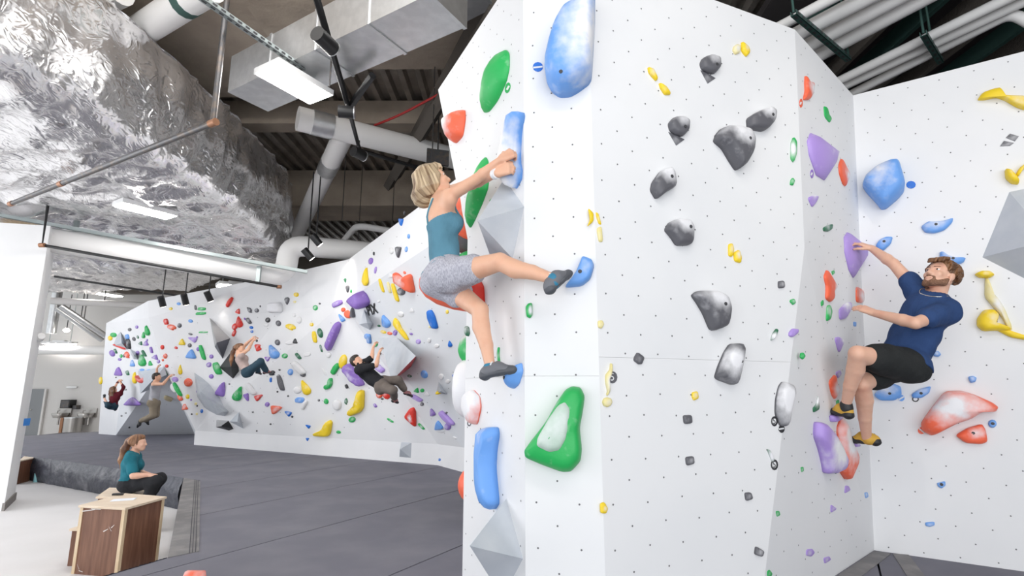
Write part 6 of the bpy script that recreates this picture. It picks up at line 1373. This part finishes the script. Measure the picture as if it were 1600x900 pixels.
# ================================================================== far people
def simple(J, HDp, hf, hu, label, skinm, s, shirt, pants, hair, hairkind, sleeve=.0, pant_len=1.0, hands=None, shoes=None, cell=.011, fem=False, shirt_off=.02, pant_r=.02, beard=None, cut_top=False):
    limbs(label[:18], J)
    root = empty('person', up(J['pel'], min(0, J['pel'][2]-.5) if J['pel'][2] < .5 else 0), label, 'person'); fd = Field(); f, u_, r_ = torso(fd, J, s, 0, 'all', 1, fem)
    for a, b, c in (('Rs', 'Re', 'Rw'), ('Ls', 'Le', 'Lw')): arm(fd, J[a], J[b], J[c], s)
    for a, b, c in (('Rh', 'Rk', 'Ra'), ('Lh', 'Lk', 'La')):
        leg(fd, J[a], J[b], J[c], s)
        if shoes is None: pass
    P, A = head(fd, HDp, hf, hu, s*1.02)
    for i, w in enumerate(('Rw', 'Lw')):
        d, pn, sd_ = hands[i]; hand(fd, J[w], d, pn, sd_, s*1.05, .8)
    skin_obj('body', fd, cell, skinm, root)
    t = Field(); torso(t, J, s, shirt_off*s, 'up', 1, fem); torso(t, J, s, (shirt_off-.002)*s, 'low', 1, fem)
    if sleeve:
        for a, b, c in (('Rs', 'Re', 'Rw'), ('Ls', 'Le', 'Lw')):
            if sleeve <= 1: t.cone(J[a], J[a]+(J[b]-J[a])*sleeve, .068*s, .066*s, .03)
            else: t.chain([J[a], J[b], J[c]+(J[b]-J[c])*.1], [.066*s, .056*s, .044*s], .03)
    t.cut(J['pel']+u_*.03, -u_); t.hole(J['neck']+f*.015-u_*.012, J['neck']+u_*.2+f*.05, .064, .09)
    if cut_top:
        t.cut(J['chest']+u_*.06, u_)
    skin_obj('shirt', t, cell*1.05, shirt, root, (.005, 28))
    t = Field(); torso(t, J, s, .014, 'low', 1, fem)
    for a, b, c in (('Rh', 'Rk', 'Ra'), ('Lh', 'Lk', 'La')):
        t.chain([J[a], J[b], J[b]+(J[c]-J[b])*(pant_len-.08)], [(.090+pant_r)*s, (.058+pant_r)*s, (.042+pant_r)*s], .03)
    t.cut(J['pel']+u_*.10, u_); skin_obj('trousers', t, cell*1.05, pants, root, (.004, 30))
    h = Field(); h.ell(P(0, -.026, .034), A, np.array([.084, .092, .084])*s, .012); h.ell(P(0, .002, .068), A, np.array([.074, .082, .050])*s, .012)
    if hairkind == 'pony':
        b0 = P(0, -.11, .03); h.chain([P(0, -.08, .04), b0, b0+np.array([0, 0, -.09])-A[1]*.04*s, b0+np.array([0, 0, -.22])-A[1]*.06*s, b0+np.array([0, 0, -.33])-A[1]*.05*s], [.05*s, .042*s, .046*s, .04*s, .015*s], .03)
        for q in (-1, 1): h.cone(P(q*.06, -.02, -.01), P(q*.05, -.08, .03), .03*s, .03*s, .02)
    elif hairkind == 'long':
        for q in (-.05, 0, .05): h.chain([P(q, -.07, .05), P(q*1.3, -.10, -.05), P(q*1.3, -.10, -.05)+np.array([0, 0, -.20])], [.05*s, .05*s, .02*s], .03)
    else: h.ell(P(0, -.05, -.01), A, np.array([.07, .06, .07])*s, .02)
    skin_obj('hair', h, cell*.75, hair, root, (.0015, 120), (P, A, 5.))
    if beard:
        b = Field(); b.cone(P(-.05, .02, -.07), P(0, .065, -.10), .03*s, .035*s, .02); b.cone(P(.05, .02, -.07), P(0, .065, -.10), .03*s, .035*s, .02); skin_obj('beard', b, cell*.75, beard, root)
    for a, (heel, toe, uv, mt) in zip(('Ra', 'La'), shoes): shoe(root, J[a], heel, toe, uv, s*1.05, mt, M['rubber'])
    return root, P, A, f, u_, r_
UPZ = nrm(0, 0, 1)
# climber in the black T-shirt on the overhang
Y = 8.05
J = dict(pel=px(594, 601, Y), chest=px(572, 582, Y), neck=px(563, 570, Y), Rs=px(560, 578, Y-.15), Ls=px(570, 567, Y+.15), Re=px(588, 571, Y-.1), Rw=px(592, 553, Y), Le=px(581, 559, Y+.12), Lw=px(583, 543, Y+.2),
         Rh=px(597, 604, Y-.1), Lh=px(599, 597, Y+.1), Rk=px(614, 610, Y-.28), Ra=px(617, 624, Y+.0), Lk=px(622, 594, Y+.05), La=px(634, 612, Y+.1)); J['headb'] = px(558, 566, Y)
simple(J, px(557, 564, Y), nrm(.75, -.2, .5), nrm(-.6, 0, .75), 'bearded climber in black T-shirt and grey trousers leaning back from the overhang', M['skin'], .82, M['charcoal'], M['greypants'], M['darkhair'], 'short', .75, .85,
       ((nrm(.1, .3, .9), nrm(.8, .3, 0), nrm(0, -1, 0)), (nrm(.2, .3, .9), nrm(.8, .3, 0), nrm(0, -1, 0))), ((px(614, 628, Y), px(622, 630, Y+.1), UPZ, M['shoe_red']), (px(633, 616, Y+.1), px(644, 620, Y+.3), UPZ, M['shoe_red'])), beard=M['beardd'])
# woman in the pink tank top
Y = 9.9
J = dict(pel=px(386, 582, Y), chest=px(377, 562, Y), neck=px(373, 549, Y), Rs=px(377, 554, Y-.14), Ls=px(376, 551, Y+.14), Re=px(388, 546, Y-.12), Rw=px(395, 533, Y), Le=px(382, 540, Y+.25), Lw=px(392, 531, Y+.15),
         Rh=px(388, 581, Y-.1), Lh=px(389, 579, Y+.1), Rk=px(407, 565, Y-.3), Ra=px(416, 580, Y-.1), Lk=px(400, 568, Y+.3), La=px(403, 580, Y+.35)); J['headb'] = px(374, 545, Y)
simple(J, px(375, 544, Y), nrm(.9, .1, .15), nrm(-.15, 0, .97), 'woman in pink tank top and jeans hanging in front of the black volume', M['skin'], .78, M['pinkbeige'], M['jeans'], M['pony'], 'pony', 0, 1.0,
       ((nrm(.4, .3, .8), nrm(.6, .5, -.3), nrm(0, -1, 0)), (nrm(.4, .3, .8), nrm(.6, .5, -.3), nrm(0, -1, 0))), ((px(413, 584, Y-.1), px(424, 582, Y+.1), UPZ, M['shoe_red']), (px(401, 583, Y+.35), px(408, 585, Y+.5), UPZ, M['rubber'])), fem=True, cut_top=True)
# climber in the grey tank top
Y = 12.0
J = dict(pel=px(240, 628, Y), chest=px(243, 607, Y), neck=px(243, 597, Y), Rs=px(240, 600, Y-.15), Ls=px(246, 600, Y+.15), Re=px(255, 600, Y-.2), Rw=px(264, 589, Y-.1), Le=px(245, 588, Y+.22), Lw=px(245, 576, Y+.2),
         Rh=px(240, 630, Y-.1), Lh=px(243, 630, Y+.1), Rk=px(239, 649, Y-.15), Ra=px(219, 658, Y-.05), Lk=px(244, 648, Y+.05), La=px(226, 657, Y+.15)); J['headb'] = px(244, 592, Y)
simple(J, px(245, 589, Y), nrm(.9, .4, .1), UPZ, 'dark-haired climber in grey tank top and khaki trousers swinging with feet off the wall', M['skin'], .82, M['lightgrey'], M['khaki'], M['darkhair'], 'short', 0, .95,
       ((nrm(.5, .4, .7), nrm(.6, .6, -.2), nrm(0, -1, 0)), (nrm(.1, .3, .95), nrm(.6, .6, 0), nrm(0, -1, 0))), ((px(217, 659, Y-.05), px(214, 668, Y-.05), nrm(1, 0, .4), M['rubber']), (px(225, 658, Y+.15), px(232, 664, Y+.2), UPZ, M['rubber'])), cut_top=True)
# climber in the maroon shirt
Y = 13.6
J = dict(pel=px(176, 634, Y), chest=px(179, 622, Y), neck=px(180, 613, Y), Rs=px(188, 615, Y), Ls=px(174, 615, Y), Re=px(193, 605, Y), Rw=px(188, 597, Y+.15), Le=px(180, 604, Y), Lw=px(184, 597, Y+.15),
         Rh=px(179, 635, Y), Lh=px(172, 634, Y), Rk=px(181, 634, Y+.35), Ra=px(180, 640, Y+.2), Lk=px(168, 634, Y-.3), La=px(163, 622, Y+.05)); J['headb'] = px(179, 610, Y)
simple(J, px(178, 608, Y), nrm(.1, .9, .4), UPZ, 'climber in long-sleeved maroon shirt tucked up on the white side wall', M['skin'], .66, M['maroon'], M['jeans'], M['brownhair'], 'long', 2, 1.0,
       ((nrm(-.3, .4, .8), nrm(0, .9, -.2), nrm(1, 0, 0)), (nrm(.3, .4, .8), nrm(0, .9, -.2), nrm(-1, 0, 0))), ((px(180, 640, Y+.2), px(181, 641, Y+.36), UPZ, M['rubber']), (px(163, 620, Y+.05), px(163, 618, Y+.25), UPZ, M['rubber'])), fem=True)
# seated woman with ponytail
Y = 6.95
J = dict(pel=px(203, 752, Y), chest=px(205, 726, Y), neck=px(208, 710, Y), Rs=px(204, 717, Y-.17), Ls=px(212, 714, Y+.17), Re=px(208, 744, Y-.24), Rw=px(232, 742, Y-.18), Le=px(217, 738, Y+.22), Lw=px(235, 742, Y+.1),
         Rh=px(204, 757, Y-.1), Lh=px(205, 755, Y+.1), Rk=px(243, 752, Y-.16), Ra=px(226, 786, Y-.1), Lk=px(250, 748, Y+.14), La=px(229, 784, Y+.1)); J['headb'] = px(212, 702, Y)
zs_ = FZ+.085
for q in ('Ra', 'La'): J[q][2] = max(J[q][2], zs_)
simple(J, px(216, 692, Y), nrm(.92, .30, .05), nrm(-.05, 0, 1), 'woman with long ponytail in teal T-shirt sitting on a low wooden box', M['skin2'], .90, M['teal'], M['charcoal'], M['pony'], 'pony', .7, 1.0,
       ((nrm(.9, .3, -.2), nrm(0, .3, -.9), nrm(.2, .9, 0)), (nrm(.9, -.3, -.2), nrm(0, .3, -.9), nrm(.2, -.9, 0))), ((up(J['Ra'], FZ)+np.array([-.05, 0, 0]), up(J['Ra'], FZ)+np.array([.18, 0, 0]), UPZ, M['rubber']), (up(J['La'], FZ)+np.array([-.05, 0, 0]), up(J['La'], FZ)+np.array([.18, 0, 0]), UPZ, M['rubber'])), fem=True, cell=.01)
print('\n'.join(CHECK))
